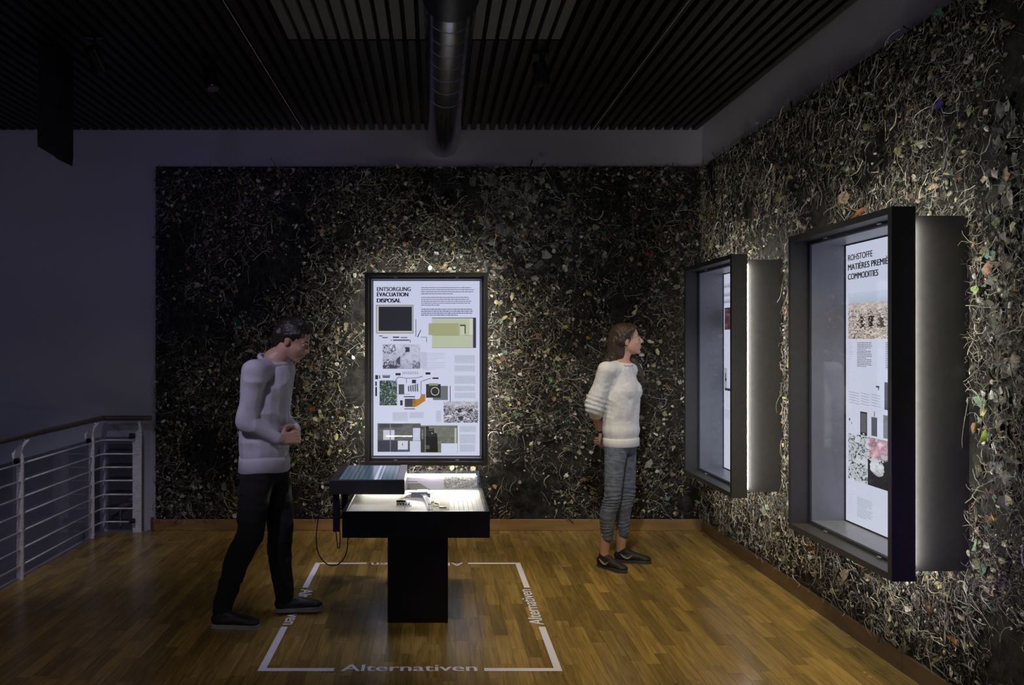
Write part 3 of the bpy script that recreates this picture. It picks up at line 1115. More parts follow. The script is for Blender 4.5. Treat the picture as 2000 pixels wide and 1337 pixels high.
def light_box(name, label, loc, rz, D, rec, content, heads, strips, flip=False):
    t_ = thing(name, label, 'light box', loc, rz, 'backlit display boxes on the debris walls')
    W = .99
    x0, x1 = -W / 2, W / 2
    fb, ft = .03, .10 if D > .3 else .08     # flange band, flange thickness
    GAP = .003
    bi = .034                                  # body inset
    # front flange: ring of four boards
    f = MB()
    f.box(x0, x0 + fb, -D, -D + ft, ZB0, ZB1)
    f.box(x1 - fb, x1, -D, -D + ft, ZB0, ZB1)
    f.box(x0 + fb, x1 - fb, -D, -D + ft, ZB0, ZB0 + fb)
    f.box(x0 + fb, x1 - fb, -D, -D + ft, ZB1 - fb, ZB1)
    lp = .046
    yl0, yl1 = -D + ft - .006, -D + ft
    fo2 = fb - .005
    f.box(x0 + fo2, x0 + lp, yl0, yl1 + .001, ZB0 + fo2, ZB1 - fo2)
    f.box(x1 - lp, x1 - fo2, yl0, yl1 + .001, ZB0 + fo2, ZB1 - fo2)
    f.box(x0 + lp - .002, x1 - lp + .002, yl0, yl1 + .001, ZB0 + fo2, ZB0 + lp)
    f.box(x0 + lp - .002, x1 - lp + .002, yl0, yl1 + .001, ZB1 - lp, ZB1 - fo2)
    f.obj('frame', M_frame, t_, bevel=.0015)
    g_ = MB()
    yb = -D + ft + GAP
    a0, a1, c0, c1 = x0 + bi, x1 - bi, ZB0 + bi, ZB1 - bi
    th = .012
    g_.box(a0, a0 + th, yb, 0, c0, c1)
    g_.box(a1 - th, a1, yb, 0, c0, c1)
    g_.box(a0 + th, a1 - th, yb, 0, c0, c0 + th)
    g_.box(a0 + th, a1 - th, yb, 0, c1 - th, c1)
    g_.obj('body', M_frame, t_, bevel=.001)
    # neck that joins body and frame, behind the light strips
    nk = MB()
    nk.box(a0 + .006, a0 + th, yb - GAP, yb, c0 + .006, c1 - .006)
    nk.box(a1 - th, a1 - .006, yb - GAP, yb, c0 + .006, c1 - .006)
    nk.box(a0 + th, a1 - th, yb - GAP, yb, c0 + .006, c0 + th)
    nk.box(a0 + th, a1 - th, yb - GAP, yb, c1 - th, c1 - .006)
    nk.obj('neck', M_frame, t_)
    # grey lining of the recess
    lg = MB()
    e = .003
    ys = -D + rec
    lg.box(a0 + th, a0 + th + e, yb, ys + .01, c0 + th, c1 - th)
    lg.box(a1 - th - e, a1 - th, yb, ys + .01, c0 + th, c1 - th)
    lg.box(a0 + th + e, a1 - th - e, yb, ys + .01, c0 + th, c0 + th + e)
    lg.box(a0 + th + e, a1 - th - e, yb, ys + .01, c1 - th - e, c1 - th)
    lg.obj('lining', M_reveal, t_)
    bk = MB().box(a0 + th, a1 - th, ys + .01, ys + .016, c0 + th, c1 - th).obj('backing', M_black, t_)
    # black trim around the print
    tr = MB()
    xa, xb = a0 + th + e, a1 - th - e
    za, zb = c0 + th + e, c1 - th - e
    m_ = .0065
    tr.box(xa, xa + m_, ys - .004, ys + .01, za, zb)
    tr.box(xb - m_, xb, ys - .004, ys + .01, za, zb)
    tr.box(xa + m_, xb - m_, ys - .004, ys + .01, za, za + m_)
    tr.box(xa + m_, xb - m_, ys - .004, ys + .01, zb - m_, zb)
    tr.obj('print_trim', M_black, t_)
    # LED strips, outward behind the frame: 0 left, 1 right, 2 bottom, 3 top
    ly0 = -D + ft + .0006
    cs = [(x0 + .012, x0 + .028, c0 + .03, c1 - .03), (x1 - .028, x1 - .012, c0 + .02, c1 - .03), (x0 + .05, x1 - .05, ZB0 + .012, ZB0 + .028), (x0 + .05, x1 - .05, ZB1 - .028, ZB1 - .012)]
    for k, c in enumerate(cs):
        m_led, wd = strips[k] if isinstance(strips[k], tuple) else (strips[k], .009)
        MB().box(c[0], c[1], ly0, ly0 + wd, c[2], c[3]).obj('light_strip', m_led, t_)
    # print
    scr = content(ys).mb.obj('backlit_print', M_poster, t_)
    for (s, u, z, w, h, bo) in heads:
        text_obj(s, 'heading', u - SW / 2, z, w, h, ys - .0022, M_ink, scr, bold=bo)
    # glass pane in the frame step, with clips
    gy = -D + ft - .012
    MB().box(x0 + fb + .001, x1 - fb - .001, gy, gy + .004, ZB0 + fb + .001, ZB1 - fb - .001).obj('glass_pane', M_glass, t_)
    for zz, s_ in ((ZB0 + fb, 1), (ZB1 - fb, -1)):
        for xx in (-.25, .25):
            c = MB().box(xx - .014, xx + .014, gy - .012, gy - .001, min(zz, zz + s_ * .010), max(zz, zz + s_ * .010))
            c.obj('clip', M_steel, t_, bevel=.002)
    return t_


led = M_led
light_box('light_box', 'anthracite light box on the back wall headed ENTSORGUNG', (BX[0], YB - .008, 0), 0, .262, .18, poster_back,
          [('ENTSORGUNG', (737 - 725) * .00424, SZ0 + (888 - 567.3) * .00424, .278, .033, .03),
           ('ÉVACUATION', (737 - 725) * .00424, SZ0 + (888 - 577.8) * .00424, .257, .033, .045),
           ('DISPOSAL', (737 - 725) * .00424, SZ0 + (888 - 589.5) * .00424, .195, .033, .05)],
          [led, led, led, led])
light_box('light_box', 'big near light box on the right wall headed ROHSTOFFE, with a phone pictured', (XR - .006, 3.887, 0), -PI / 2, .350, .281, poster_right,
          [('ROHSTOFFE', .047, 1.997, .238, .031, .03), ('MATIÈRES PREMIÈRES', .047, 1.947, .455, .031, .045), ('COMMODITIES', .047, 1.898, .29, .031, .045)],
          [led, (led, .0045), led, led])


def poster_far(y):
    p = Poster(y, (222, 222, 236))
    p.photo(0, SZ0, SW, SZ1, lambda x, yy: np.stack([222 + 4 * yy, 222 + 4 * yy, 238 + 0 * yy], -1), 4, 10)
    p.layer = 1
    K = .0038
    Zf = lambda yy: EYE - (yy - CY) * K
    for yy in (556, 573, 586):
        p.rect(.02, Zf(yy + 5), .30, Zf(yy - 2), (176, 175, 192))
        p.layer = 2
        p.lines(.024, .29, Zf(yy - 1), 1, .01, (216, 216, 230), .006, 1)
        p.layer = 1
    p.photo(.035, Zf(643), .85, Zf(600), lambda x, yy: ph_mesh((96, 60, 66), 160, 9, 6)(x, yy), 60, 20)
    for a in ((.04, 718, .052, 762), (.052, 728, .06, 745), (.06, 738, .075, 742), (.04, 757, .16, 762), (.07, 718, .08, 757), (.2, 720, .3, 760)):
        p.rect(a[0], Zf(a[3]), a[2], Zf(a[1]), (50, 50, 60))
    p.lines(.04, .3, Zf(800), 6, .012, (180, 180, 196), .004)
    p.lines(.4, .8, Zf(700), 12, .012, (150, 150, 166), .004)
    return p


light_box('light_box', 'far light box on the right wall with a bright line of light down its side', (XR - .006, 5.710, 0), -PI / 2, .350, .281, poster_far, [],
          [led, led, led, led])

# ------------------------------------------------------------------ display table
T = thing('display_table', 'black display table on one square pedestal with a lit glass case', 'table', (-.095, 4.88, 0))


def loc_(mb, name, m, parent, off, **k):
    mb.v = [(v[0] - off[0], v[1] - off[1], v[2] - off[2]) for v in mb.v]
    return mb.obj(name, m, parent, **k)


TO = (-.095, 4.88, 0)
tx0, tx1, ty0, ty1, tz0, tz1 = -.502, .304, 4.466, 5.292, .505, .649
loc_(MB().box(-.261, .0775, 4.59, 5.17, 0, tz0), 'pedestal', M_black, T, TO, bevel=.003)
c = MB()
c.box(tx0, tx1, ty0, ty0 + .012, tz0, tz1)
c.box(tx0, tx1, ty1 - .012, ty1, tz0, tz1)
c.box(tx0, tx0 + .022, ty0 + .012, ty1 - .012, tz0, tz1)
c.box(tx1 - .022, tx1, ty0 + .012, ty1 - .012, tz0, tz1)
c.box(tx0 + .022, tx1 - .022, ty0 + .012, ty1 - .012, tz0, tz0 + .012)
loc_(c, 'case', M_black, T, TO, bevel=.002)
M_bed = mat('cream_bed', (0.82, 0.80, 0.68), 0.5, var=0.04, scale=5)
loc_(MB().box(tx0 + .022, tx1 - .022, ty0 + .012, ty1 - .012, .622, .632), 'bed', M_bed, T, TO)
M_white = mat('white_card', (0.72, 0.72, 0.72), 0.5, var=0.04)
gp = MB()
for k in range(7):
    gp.box(.088 + .0265 * k, .088 + .0265 * k + .025, 4.49, 5.17, .632, .637)
loc_(gp, 'grooved_panel', M_white, T, TO)
# upright print at the back of the case, its light bar above
bp_ = loc_(MB().box(-.2, .272, 5.205, 5.215, .632, .722), 'back_panel', M_white, T, TO)
M_print = mat_vc('case_print', .4)
pm_ = MB()
pm_.quad((-.198, 5.2045, .634), (.062, 5.2045, .634), (.062, 5.2045, .720), (-.198, 5.2045, .720), lin((196, 194, 214)))
pm_.quad((-.185, 5.204, .706), (-.04, 5.204, .706), (-.04, 5.204, .714), (-.185, 5.204, .714), lin((178, 176, 196)))
for k in range(8):
    pm_.quad((-.19 + .011 * k, 5.204, .684), (-.183 + .011 * k, 5.204, .684), (-.183 + .011 * k, 5.204, .690), (-.19 + .011 * k, 5.204, .690), lin((50, 48, 60)))
pm_.add([(-.17, 5.204, .634), (-.02, 5.204, .634), (-.09, 5.204, .676), (-.17, 5.204, .676)], [(0, 1, 2, 3)], lin((84, 80, 72)))
nx_, ny_ = 50, 20
for i in range(nx_):
    for j in range(ny_):
        xa = .062 + .21 * i / nx_
        za = .642 + .078 * j / ny_
        v = float(n2(np.array([i / nx_]), np.array([j / ny_ * .4]), 20, 40)[0])
        g0 = 160 + (v - .5) * 120 if abs(v - .5) > .05 else 70
        pm_.quad((xa, 5.2045, za), (xa + .21 / nx_, 5.2045, za), (xa + .21 / nx_, 5.2045, za + .078 / ny_), (xa, 5.2045, za + .078 / ny_), lin((g0, g0, g0 - 6)))
loc_(pm_, 'case_print', M_print, bp_, TO)
loc_(MB().box(-.2, .262, 5.20, 5.21, .728, .736), 'light_bar', mat_emit('led_neutral', (1.0, 0.96, 0.82), 210.0), T, TO)
loc_(MB().box(-.205, .267, 5.2105, 5.214, .722, .739).box(-.205, .267, 5.198, 5.2105, .7365, .739), 'bar_shield', M_black, T, TO)  # shield added to keep the bar from reflecting in the back box glass
loc_(MB().box(-.47, -.22, 5.24, 5.26, .640, .650), 'light_bar', bpy.data.materials['led_neutral'], T, TO)
# sloping glass cover
gx0, gx1 = -.165, .288
h = MB()
h.add([(gx0, 4.482, .650), (gx1, 4.482, .650), (gx1, 5.285, .742), (gx0, 5.285, .742), (gx0, 4.482, .654), (gx1, 4.482, .654), (gx1, 5.285, .746), (gx0, 5.285, .746)],
      [(0, 3, 2, 1), (4, 5, 6, 7), (0, 1, 5, 4), (1, 2, 6, 5), (2, 3, 7, 6), (3, 0, 4, 7)])
for gx in (gx0, gx1 - .004):
    h.add([(gx, 4.482, .6495), (gx, 5.285, .6495), (gx, 5.285, .742), (gx + .004, 4.482, .6495), (gx + .004, 5.285, .6495), (gx + .004, 5.285, .742)],
          [(0, 2, 1), (3, 4, 5), (0, 1, 4, 3), (1, 2, 5, 4), (0, 3, 5, 2)])
h.box(gx0, gx1, 5.281, 5.285, .6495, .742)
loc_(h, 'glass_cover', mat_glass('case_glass', (.97, .97, .98), .01, -.01, .35), T, TO)

# movable screen box on its slide
S = thing('screen_box', 'black box with a blue screen on top, over the left end of the display table', 'screen', (-.39, 5.04, .688))
SO = (-.39, 5.04, .688)
sx0, sx1, sy0, sy1, sz0, sz1 = -.609, -.172, 4.755, 5.33, .688, .772
loc_(MB().box(sx0, sx1, sy0, sy1, sz0, sz1), 'housing', mat('satin_black', (.018, .017, .019), .4, var=.1), S, SO, bevel=.003)
loc_(MB().box(sx1 - .045, sx1 - .002, sy0 + .004, sy1 - .004, sz1, sz1 + .003), 'side_trim', mat('lilac_metal', (.36, .35, .42), .4, metal=.2), S, SO)
sc_m = MB()
cols = []
nxs = 44
for i in range(nxs):
    f0 = i / nxs
    cc = np.array([58, 84, 104.]) + 16 * math.sin(i * 1.7) + (10 if i % 3 == 0 else 0)
    if .60 < f0 < .64 or .69 < f0 < .72:
        cc = np.array([178, 184, 206.])
    elif .64 <= f0 <= .69:
        cc = np.array([52, 84, 122.])
    xa, xb = -.555 + .335 * i / nxs, -.555 + .335 * (i + 1) / nxs
    sc_m.quad((xa, sy0 + .012, sz1 + .0012), (xb, sy0 + .012, sz1 + .0012), (xb, sy1 - .02, sz1 + .0012), (xa, sy1 - .02, sz1 + .0012), lin(cc * .85))
loc_(sc_m, 'screen', mat_vc('screen_picture', .12, emit=1.0), S, SO)
for yy in (4.79, 5.25):
    loc_(MB().box(-.592, -.553, yy, yy + .03, .463, .688), 'slide_post', M_black, S, SO, bevel=.002)
hd = MB().tube([(-.609, 4.86, .735), (-.655, 4.86, .735)], .018, 12)
loc_(hd, 'grip', M_rubber, S, SO, smooth=False)
kp = [(-.640, 4.80, .730), (-.655, 4.77, .66)] + [tuple(P(a, b_, 4.76)) for a, b_ in ((626, 985), (619, 1030), (618, 1060), (624, 1084), (638, 1100), (655, 1103), (670, 1092), (678, 1072), (679, 1056))]
kp.append((-.49, 4.78, .503))


def smooth_path(p, n=6):
    p = [Vector(a) for a in p]
    out = []
    for i in range(len(p) - 1):
        p0, p1, p2, p3 = p[max(i - 1, 0)], p[i], p[i + 1], p[min(i + 2, len(p) - 1)]
        for k in range(n):
            u = k / n
            out.append(.5 * ((2 * p1) + (p2 - p0) * u + (2 * p0 - 5 * p1 + 4 * p2 - p3) * u * u + (3 * p1 - p0 - 3 * p2 + p3) * u ** 3))
    out.append(p[-1])
    return out


cab = MB().tube(smooth_path(kp), .0032, 8).obj('power_cable', M_rubber, smooth=True)
tag(cab, 'black cable hanging in a loop below the left side of the display table', 'cable')
c2 = MB().tube(smooth_path([tuple(P(a, b_, 4.80)) for a, b_ in ((656, 1036), (658, 1055), (660, 1068), (663, 1068), (664, 1055), (664, 1036))]), .003, 8)
loc_(c2, 'hook', M_rubber, S, SO, smooth=True)

# exhibits on the bed of the case
bz = .632


def bed(px, py, z=bz):
    Y = (EYE - z) * F / (py - CY)
    return ((px - CX) * Y / F, Y)


def exhibit(name, label, cat, x, y, z=bz):
    return thing(name, label, cat, (x, y, z), 0, 'electronic parts inside the glass case')


x, y = bed(789, 984)
e_ = exhibit('circuit_module', 'black and white circuit module at the front left inside the glass case', 'circuit board', x, y)
MB().box(-.045, .045, -.05, .05, 0, .004).obj('board', mat('white_board', (.5, .5, .52), .5), e_)
mbk = MB()
for k in range(5):
    mbk.box(-.040 + .016 * k, -.030 + .016 * k, -.035, .02, .004, .012)
mbk.box(-.045, .01, .035, .045, .004, .016)
mbk.obj('chips', M_black, e_)
x, y = bed(846, 985)
e_ = exhibit('circuit_board', 'yellow-green circuit board standing out on the beige card in the glass case', 'circuit board', x, y, bz + .003)
MB().box(-.036, .036, -.055, .055, 0, .004).obj('board', mat('yellow_green_board', (.46, .50, .22), .5, var=.3, scale=60), e_)
mbk = MB()
for k in range(12):
    a, b_ = rnd.uniform(-.03, .022), rnd.uniform(-.05, .04)
    mbk.box(a, a + .01, b_, b_ + .014, .004, .009)
mbk.obj('chips', M_black, e_)
x0_, y0_ = bed(846, 996)
x1_, y1_ = bed(877, 966)
cd = MB().box(-.02, .084, 4.50, 5.05, bz, bz + .003).obj('beige_card', mat('beige_card', (.42, .38, .28), .6))
tag(cd, 'flat beige card lying in the middle of the glass case', 'card')
x, y = bed(826, 968)
e_ = exhibit('drive_unit', 'dark drive unit with a white lid at the back of the glass case', 'drive', x, y)
MB().box(-.07, .045, -.045, .045, 0, .026).obj('drive_body', mat('dark_metal', (.05, .05, .05), .4, metal=.5), e_, bevel=.002)
MB().box(-.035, .03, -.04, .04, .026, .034).obj('drive_lid', M_white, e_, bevel=.002)
MB().box(-.085, -.02, -.03, .03, .026, .030).obj('ribbon', mat('grey_ribbon', (.35, .35, .37), .5), e_)
x, y = bed(800, 962)
fc = MB()
ptsf = smooth_path([(*bed(790, 968, bz + .01), bz + .002), (*bed(808, 966), bz + .016), (*bed(824, 972), bz + .018), (*bed(833, 984), bz + .010), (*bed(836, 996), bz + .003)])
for k in range(5):
    fc.tube([(p.x + .006 * k, p.y, p.z) for p in ptsf], .0028, 5)
fo = fc.obj('flat_cable', M_white, smooth=True)
tag(fo, 'white flat ribbon cable curving over the middle of the glass case', 'cable')
x, y = bed(868, 992)
e_ = exhibit('small_chip', 'tiny dark connector strip at the front right edge of the beige card', 'connector', x, y, bz + .003)
MB().box(-.03, .012, -.006, .006, 0, .006).obj('strip', M_black, e_)
MB().box(-.028, .010, -.002, .002, .006, .008).obj('contacts', M_steel, e_)

# ------------------------------------------------------------------ floor lettering frame
M_projected = mat('projected_lilac', (0.82, 0.80, 0.95), 0.5, var=0.03)  # projected light of frame and lettering, painted as flat pale shapes
FM = thing('floor_projection', 'lilac-white square outline of projected light with the word Alternativen on each side, on the floor', 'floor projection', (-.116, 4.878, 0))
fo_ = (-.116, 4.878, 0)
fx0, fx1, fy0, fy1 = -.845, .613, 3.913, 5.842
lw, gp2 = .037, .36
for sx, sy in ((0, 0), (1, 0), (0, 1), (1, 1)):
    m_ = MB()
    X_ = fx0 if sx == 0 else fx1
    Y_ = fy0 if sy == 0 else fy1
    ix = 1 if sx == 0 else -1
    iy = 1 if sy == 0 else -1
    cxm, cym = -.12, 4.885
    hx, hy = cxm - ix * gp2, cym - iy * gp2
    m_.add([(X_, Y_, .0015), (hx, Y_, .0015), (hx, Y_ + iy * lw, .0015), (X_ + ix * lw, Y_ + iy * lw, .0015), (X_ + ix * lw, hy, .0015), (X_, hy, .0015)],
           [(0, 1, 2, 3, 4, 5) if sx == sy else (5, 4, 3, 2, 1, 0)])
    loc_(m_, 'corner_line', M_projected, FM, fo_)
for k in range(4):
    to = text_obj('Alternativen', 'lettering', -.325, -.0, .65, .078, .0015, M_projected, FM, flat=True, bold=.02)
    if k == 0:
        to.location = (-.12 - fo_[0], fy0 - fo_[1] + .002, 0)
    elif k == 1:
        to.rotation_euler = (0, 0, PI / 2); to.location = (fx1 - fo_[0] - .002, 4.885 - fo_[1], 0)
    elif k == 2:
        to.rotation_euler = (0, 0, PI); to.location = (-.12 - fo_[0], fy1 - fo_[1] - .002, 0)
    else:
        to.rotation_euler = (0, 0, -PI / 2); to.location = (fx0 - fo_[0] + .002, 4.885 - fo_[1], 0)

# ------------------------------------------------------------------ ceiling duct, projector, lamps
DU = thing('ventilation_duct', 'round grey metal ventilation duct under the middle of the ceiling', 'duct', (.08, 0, 3.243))
dx, dz, dr = 0, 0, .128


def cyl_y(y0, y1, r, n=40):
    m_ = MB()
    m_.tube([(0, y0, 0), (0, y1, 0)], r, n)
    return m_


for i in range(5):
    ya, yb_ = 3.93 + .62 * i, min(3.93 + .62 * (i + 1), YB - .002)
    if yb_ - ya < .05:
        continue
    o = cyl_y(ya, yb_, dr).obj('duct_section', M_duct, DU, smooth=True)
    e2 = o.modifiers.new('edge', 'EDGE_SPLIT')
for yy in (4.10, 4.28, 4.46, 4.66, 4.88, 5.12, 5.4):
    o = cyl_y(yy - .003, yy + .003, dr + .002).obj('seam', M_duct, DU, smooth=True)
    o.modifiers.new('edge', 'EDGE_SPLIT')
o = cyl_y(-2.0, 3.93, dr + .012).obj('black_sleeve', M_black, DU, smooth=True)
o.modifiers.new('edge', 'EDGE_SPLIT')

B = thing('ceiling_speaker', 'black box-shaped loudspeaker hanging from the ceiling at the far left', 'loudspeaker', (-2.31, 5.0, 3.345))
MB().box(-.065, .065, -.10, .10, -.60, -.0).obj('cabinet', M_black, B, bevel=.004)
MB().add([(-.065, -.10, -.60), (.065, -.10, -.60), (.065, .10, -.60), (-.065, .10, -.60), (.035, -.10, -.66), (.058, -.10, -.68), (.058, .10, -.68), (.035, .10, -.66)],
         [(0, 1, 2, 3), (0, 4, 5, 1), (3, 2, 6, 7), (0, 3, 7, 4), (1, 5, 6, 2), (4, 7, 6, 5)]).obj('tilt_bracket', M_black, B)
M_spot = mat('spot_black', (.02, .02, .022), .25, metal=.5)
for (px, py, Y, tgt, lb) in ((185, 130, 4.75, (-1.5, 6.5, 1.4), 'black ceiling spotlight near the left edge, left of the other spotlights'),
                             (412, 172, 5.1, (-.9, 4.7, 1.0), 'black ceiling spotlight between the loudspeaker and the duct'),
                             (1056, 142, 5.0, (1.3, 6, 1), 'black ceiling spotlight right of the duct')):
    p = P(px, py, Y)
    p.z = HC - .13
    L_ = thing('ceiling_spotlight', lb, 'spotlight', p, 0, 'black ceiling spotlights')
    MB().tube([(0, 0, .129), (0, 0, .02)], .008, 10).obj('stem', M_spot, L_)
    MB().box(-.05, .05, -.02, .02, .115, .13).obj('mount', M_spot, L_)
    d = (Vector(tgt) - p).normalized()
    h_ = MB().tube([-d * .07, -d * .06, d * .07, d * .075], .04, 20, rs=[.03, .042, .045, .043]).obj('lamp_head', M_spot, L_)
    MB().tube([d * .0755, d * .077], .036, 20).obj('lens', mat('lens_glass', (.1, .1, .12), .05), h_)

# ------------------------------------------------------------------ railing over the stairwell
RL = thing('railing', 'steel railing with glass panes and seven rods along the stairwell', 'railing', (XL, 5.4, 0))
RO = (XL, 5.4, 0)
rh = [.09, .20, .315, .43, .54, .65, .765]
pys = [3.18, 4.31, 5.44, 6.57]
for py in pys:
    m_ = MB()
    # flat plate post with a tip flared into the room
    prof = [(0, -.05), (.034, -.05), (.034, .80), (.030, .84), (.036, .88), (.055, .925), (.046, .925), (.016, .88), (-.004, .83), (-.0, .80)]
    for yy in (-.006, .006):
        pass
    n_ = len(prof)
    vs = [(XL - .045 + a * 2.0, py - .008, z) for a, z in prof] + [(XL - .045 + a * 2.0, py + .008, z) for a, z in prof]
    fs = [tuple(range(n_)), tuple(reversed(range(n_, 2 * n_)))] + [(i, i + n_, (i + 1) % n_ + n_, (i + 1) % n_) for i in range(n_)]
    m_.add(vs, fs)
    po = loc_(m_, 'post', M_post, RL, RO)
    loc_(MB().tube([(XL - .012, py - .03, .785), (XL - .012, py + .03, .785)], .02, 14), 'clamp', M_rubber, po, RO)
    loc_(MB().box(XL - .03, XL - .002, py + .018, py + .026, .03, .80), 'edge_strip', M_rubber, po, RO)
for a, b_ in zip(pys[:-1], pys[1:]):
    for z in rh:
        loc_(MB().tube([(XL + .004, a + .01, z), (XL + .004, b_ - .01, z)], .0065, 10), 'rod', M_rod, RL, RO, smooth=True)
    loc_(MB().box(XL - .018, XL - .010, a + .03, b_ - .03, .02, .79), 'glass_pane', M_railglass, RL, RO)
# short return along the wall
yr = YB - .075
xe = -2.46
m_ = MB()
vs = [(xe - .035, yr - .006, -.05), (xe + .035, yr - .006, -.05), (xe + .035, yr - .006, .86), (xe + .02, yr - .006, .925), (xe + .008, yr - .006, .925), (xe + .015, yr - .006, .85), (xe - .035, yr - .006, .80)]
vs += [(a, b_ + .014, c) for a, b_, c in vs]
n_ = 7
m_.add(vs, [tuple(range(n_)), tuple(reversed(range(n_, 2 * n_)))] + [(i, i + n_, (i + 1) % n_ + n_, (i + 1) % n_) for i in range(n_)])
po = loc_(m_, 'post', M_post, RL, RO)
loc_(MB().tube([(xe - .05, yr - .03, .80), (xe - .01, yr - .03, .80)], .022, 14), 'clamp', M_rubber, po, RO)
loc_(MB().tube([(xe - .05, yr - .03, .10), (xe - .01, yr - .03, .10)], .02, 14), 'clamp', M_rubber, po, RO)
for z in rh:
    loc_(MB().tube([(XL + .004, pys[-1] + .01, z), (XL + .004, yr - .1, z), (XL + .02, yr - .03, z), (XL + .06, yr - .018, z), (xe - .03, yr - .018, z)], .0065, 10), 'rod', M_rod, RL, RO, smooth=True)
loc_(MB().box(XL + .03, xe - .045, yr - .004, yr + .004, .02, .79), 'glass_pane', M_railglass, RL, RO)
loc_(MB().box(XL - .018, XL - .010, pys[-1] + .03, yr - .02, .02, .79), 'glass_pane', M_railglass, RL, RO)
hr = smooth_path([(XL + .01, 2.6, .945), (XL + .01, 5.5, .945), (XL + .01, yr - .12, .945), (XL + .05, yr - .02, .945), (xe + .12, yr - .015, .945)], 5)
loc_(MB().tube(hr, .021, 16), 'handrail', mat('dark_handrail', (.10, .075, .06), .35, metal=.3), RL, RO, smooth=True)
for py in pys:
    loc_(MB().tube([(XL + .01, py, .935), (XL + .04, py, .915)], .006, 8), 'bracket', M_steel, RL, RO)

# stair handrail seen through the glass, below
ST = thing('stair_stringer', 'pale steel stair stringer rising behind the railing glass at the wall', 'stair', (-2.6, YB - .02, -.1))
MB().add([(-.10, -.012, .22), (.16, -.012, .38), (.16, -.012, .43), (-.10, -.012, .27), (-.10, 0, .22), (.16, 0, .38), (.16, 0, .43), (-.10, 0, .27)],
         [(0, 1, 2, 3), (7, 6, 5, 4), (0, 4, 5, 1), (1, 5, 6, 2), (2, 6, 7, 3), (3, 7, 4, 0)]).obj('stringer_plate', M_post, ST)
MB().tube([(-.02, 0, .14), (-.02, 0, .30)], .008, 8).obj('baluster', M_post, ST)

# ------------------------------------------------------------------ people


def ball(mb, c, r, rot=None, n=16, m=10):
    c = Vector(c)
    r = Vector((r, r, r)) if isinstance(r, (int, float)) else Vector(r)
    vs = []
    for i in range(1, m):
        th = PI * i / m
        for k in range(n):
            a = 2 * PI * k / n
            p = Vector((r.x * math.sin(th) * math.cos(a), r.y * math.sin(th) * math.sin(a), r.z * math.cos(th)))
            if rot is not None:
                p = rot @ p
            vs.append(c + p)
    top = Vector((0, 0, r.z)); bot = Vector((0, 0, -r.z))
    if rot is not None:
        top, bot = rot @ top, rot @ bot
    vs += [c + top, c + bot]
    T_, B_ = len(vs) - 2, len(vs) - 1
    fs = []
    for i in range(m - 2):
        for k in range(n):
            a, b = i * n + k, i * n + (k + 1) % n
            fs.append((a, a + n, b + n, b))
    for k in range(n):
        fs.append((T_, k, (k + 1) % n))
        fs.append((B_, (m - 2) * n + (k + 1) % n, (m - 2) * n + k))
    mb.add(vs, fs)


def limb(mb, pts, rs, flat=1.0, side=None, n=16):
    """chain of tapered, round-ended segments; flat squeezes across 'side'"""
    pts = [Vector(p) for p in pts]
    for i in range(len(pts) - 1):
        a, b = pts[i], pts[i + 1]
        ra, rb = rs[i], rs[i + 1]
        t_ = (b - a)
        L = t_.length
        t_ = t_ / L
        s_ = Vector(side) if side is not None else (Vector((0, 0, 1)) if abs(t_.z) < .9 else Vector((1, 0, 0)))
        u = (s_ - t_ * s_.dot(t_)).normalized()
        w = t_.cross(u)
        rings = []
        for k in range(1, 6):
            th = PI / 2 * k / 5
            rings.append((a - t_ * ra * math.cos(th), ra * math.sin(th)))
        for k in range(0, 5):
            th = PI / 2 * k / 5
            rings.append((b + t_ * rb * math.sin(th), rb * math.cos(th)))
        vs = []
        for c, r in rings:
            for k in range(n):
                q = 2 * PI * k / n
                vs.append(c + u * (r * math.cos(q) * flat) + w * (r * math.sin(q)))
        vs.append(a - t_ * ra)
        vs.append(b + t_ * rb)
        N = len(vs)
        fs = []
        for j in range(len(rings) - 1):
            for k in range(n):
                p, q = j * n + k, j * n + (k + 1) % n
                fs.append((p, q, q + n, p + n))
        for k in range(n):
            fs.append((N - 2, (k + 1) % n, k))
            fs.append((N - 1, (len(rings) - 1) * n + k, (len(rings) - 1) * n + (k + 1) % n))
        mb.add(vs, fs)


def fuse(mb, name, m, parent=None, voxel=.006, smooth=6, disp=None, clampz=None):
    me = mb.mesh(name + '_raw')
    o = bpy.data.objects.new(name + '_raw', me)
    col.objects.link(o)
    rm = o.modifiers.new('r', 'REMESH')
    rm.mode = 'VOXEL'
    rm.voxel_size = voxel
    if smooth:
        s_ = o.modifiers.new('s', 'SMOOTH')
        s_.factor = .5
        s_.iterations = smooth
    bpy.context.view_layer.update()
    me2 = bpy.data.meshes.new_from_object(o.evaluated_get(bpy.context.evaluated_depsgraph_get()))
    bpy.data.objects.remove(o, do_unlink=True)
    me2.name = name
    nv = len(me2.vertices)
    if disp or clampz is not None:
        co = np.zeros(nv * 3); me2.vertices.foreach_get('co', co); co = co.reshape(-1, 3)
        no = np.zeros(nv * 3); me2.vertices.foreach_get('normal', no); no = no.reshape(-1, 3)
        if disp:
            co = co + no * disp(co)[:, None]
        if clampz is not None:
            co[:, 2] = np.maximum(co[:, 2], clampz)
        me2.vertices.foreach_set('co', co.ravel())
        me2.update()
    me2.polygons.foreach_set('use_smooth', [True] * len(me2.polygons))
    me2.materials.clear()
    me2.materials.append(m)
    o2 = bpy.data.objects.new(name, me2)
    col.objects.link(o2)
    if parent:
        o2.parent = parent
    return o2


def fold(amp, s=14, stretch=(1, 1, 2.2), seed=3):
    def f(co):
        q = co * np.array(stretch) * s
        a = fbm(q, seed, 2)
        ridge = 1 - np.abs(a - .5) * 4
        return amp * (ridge - .5)
    return f


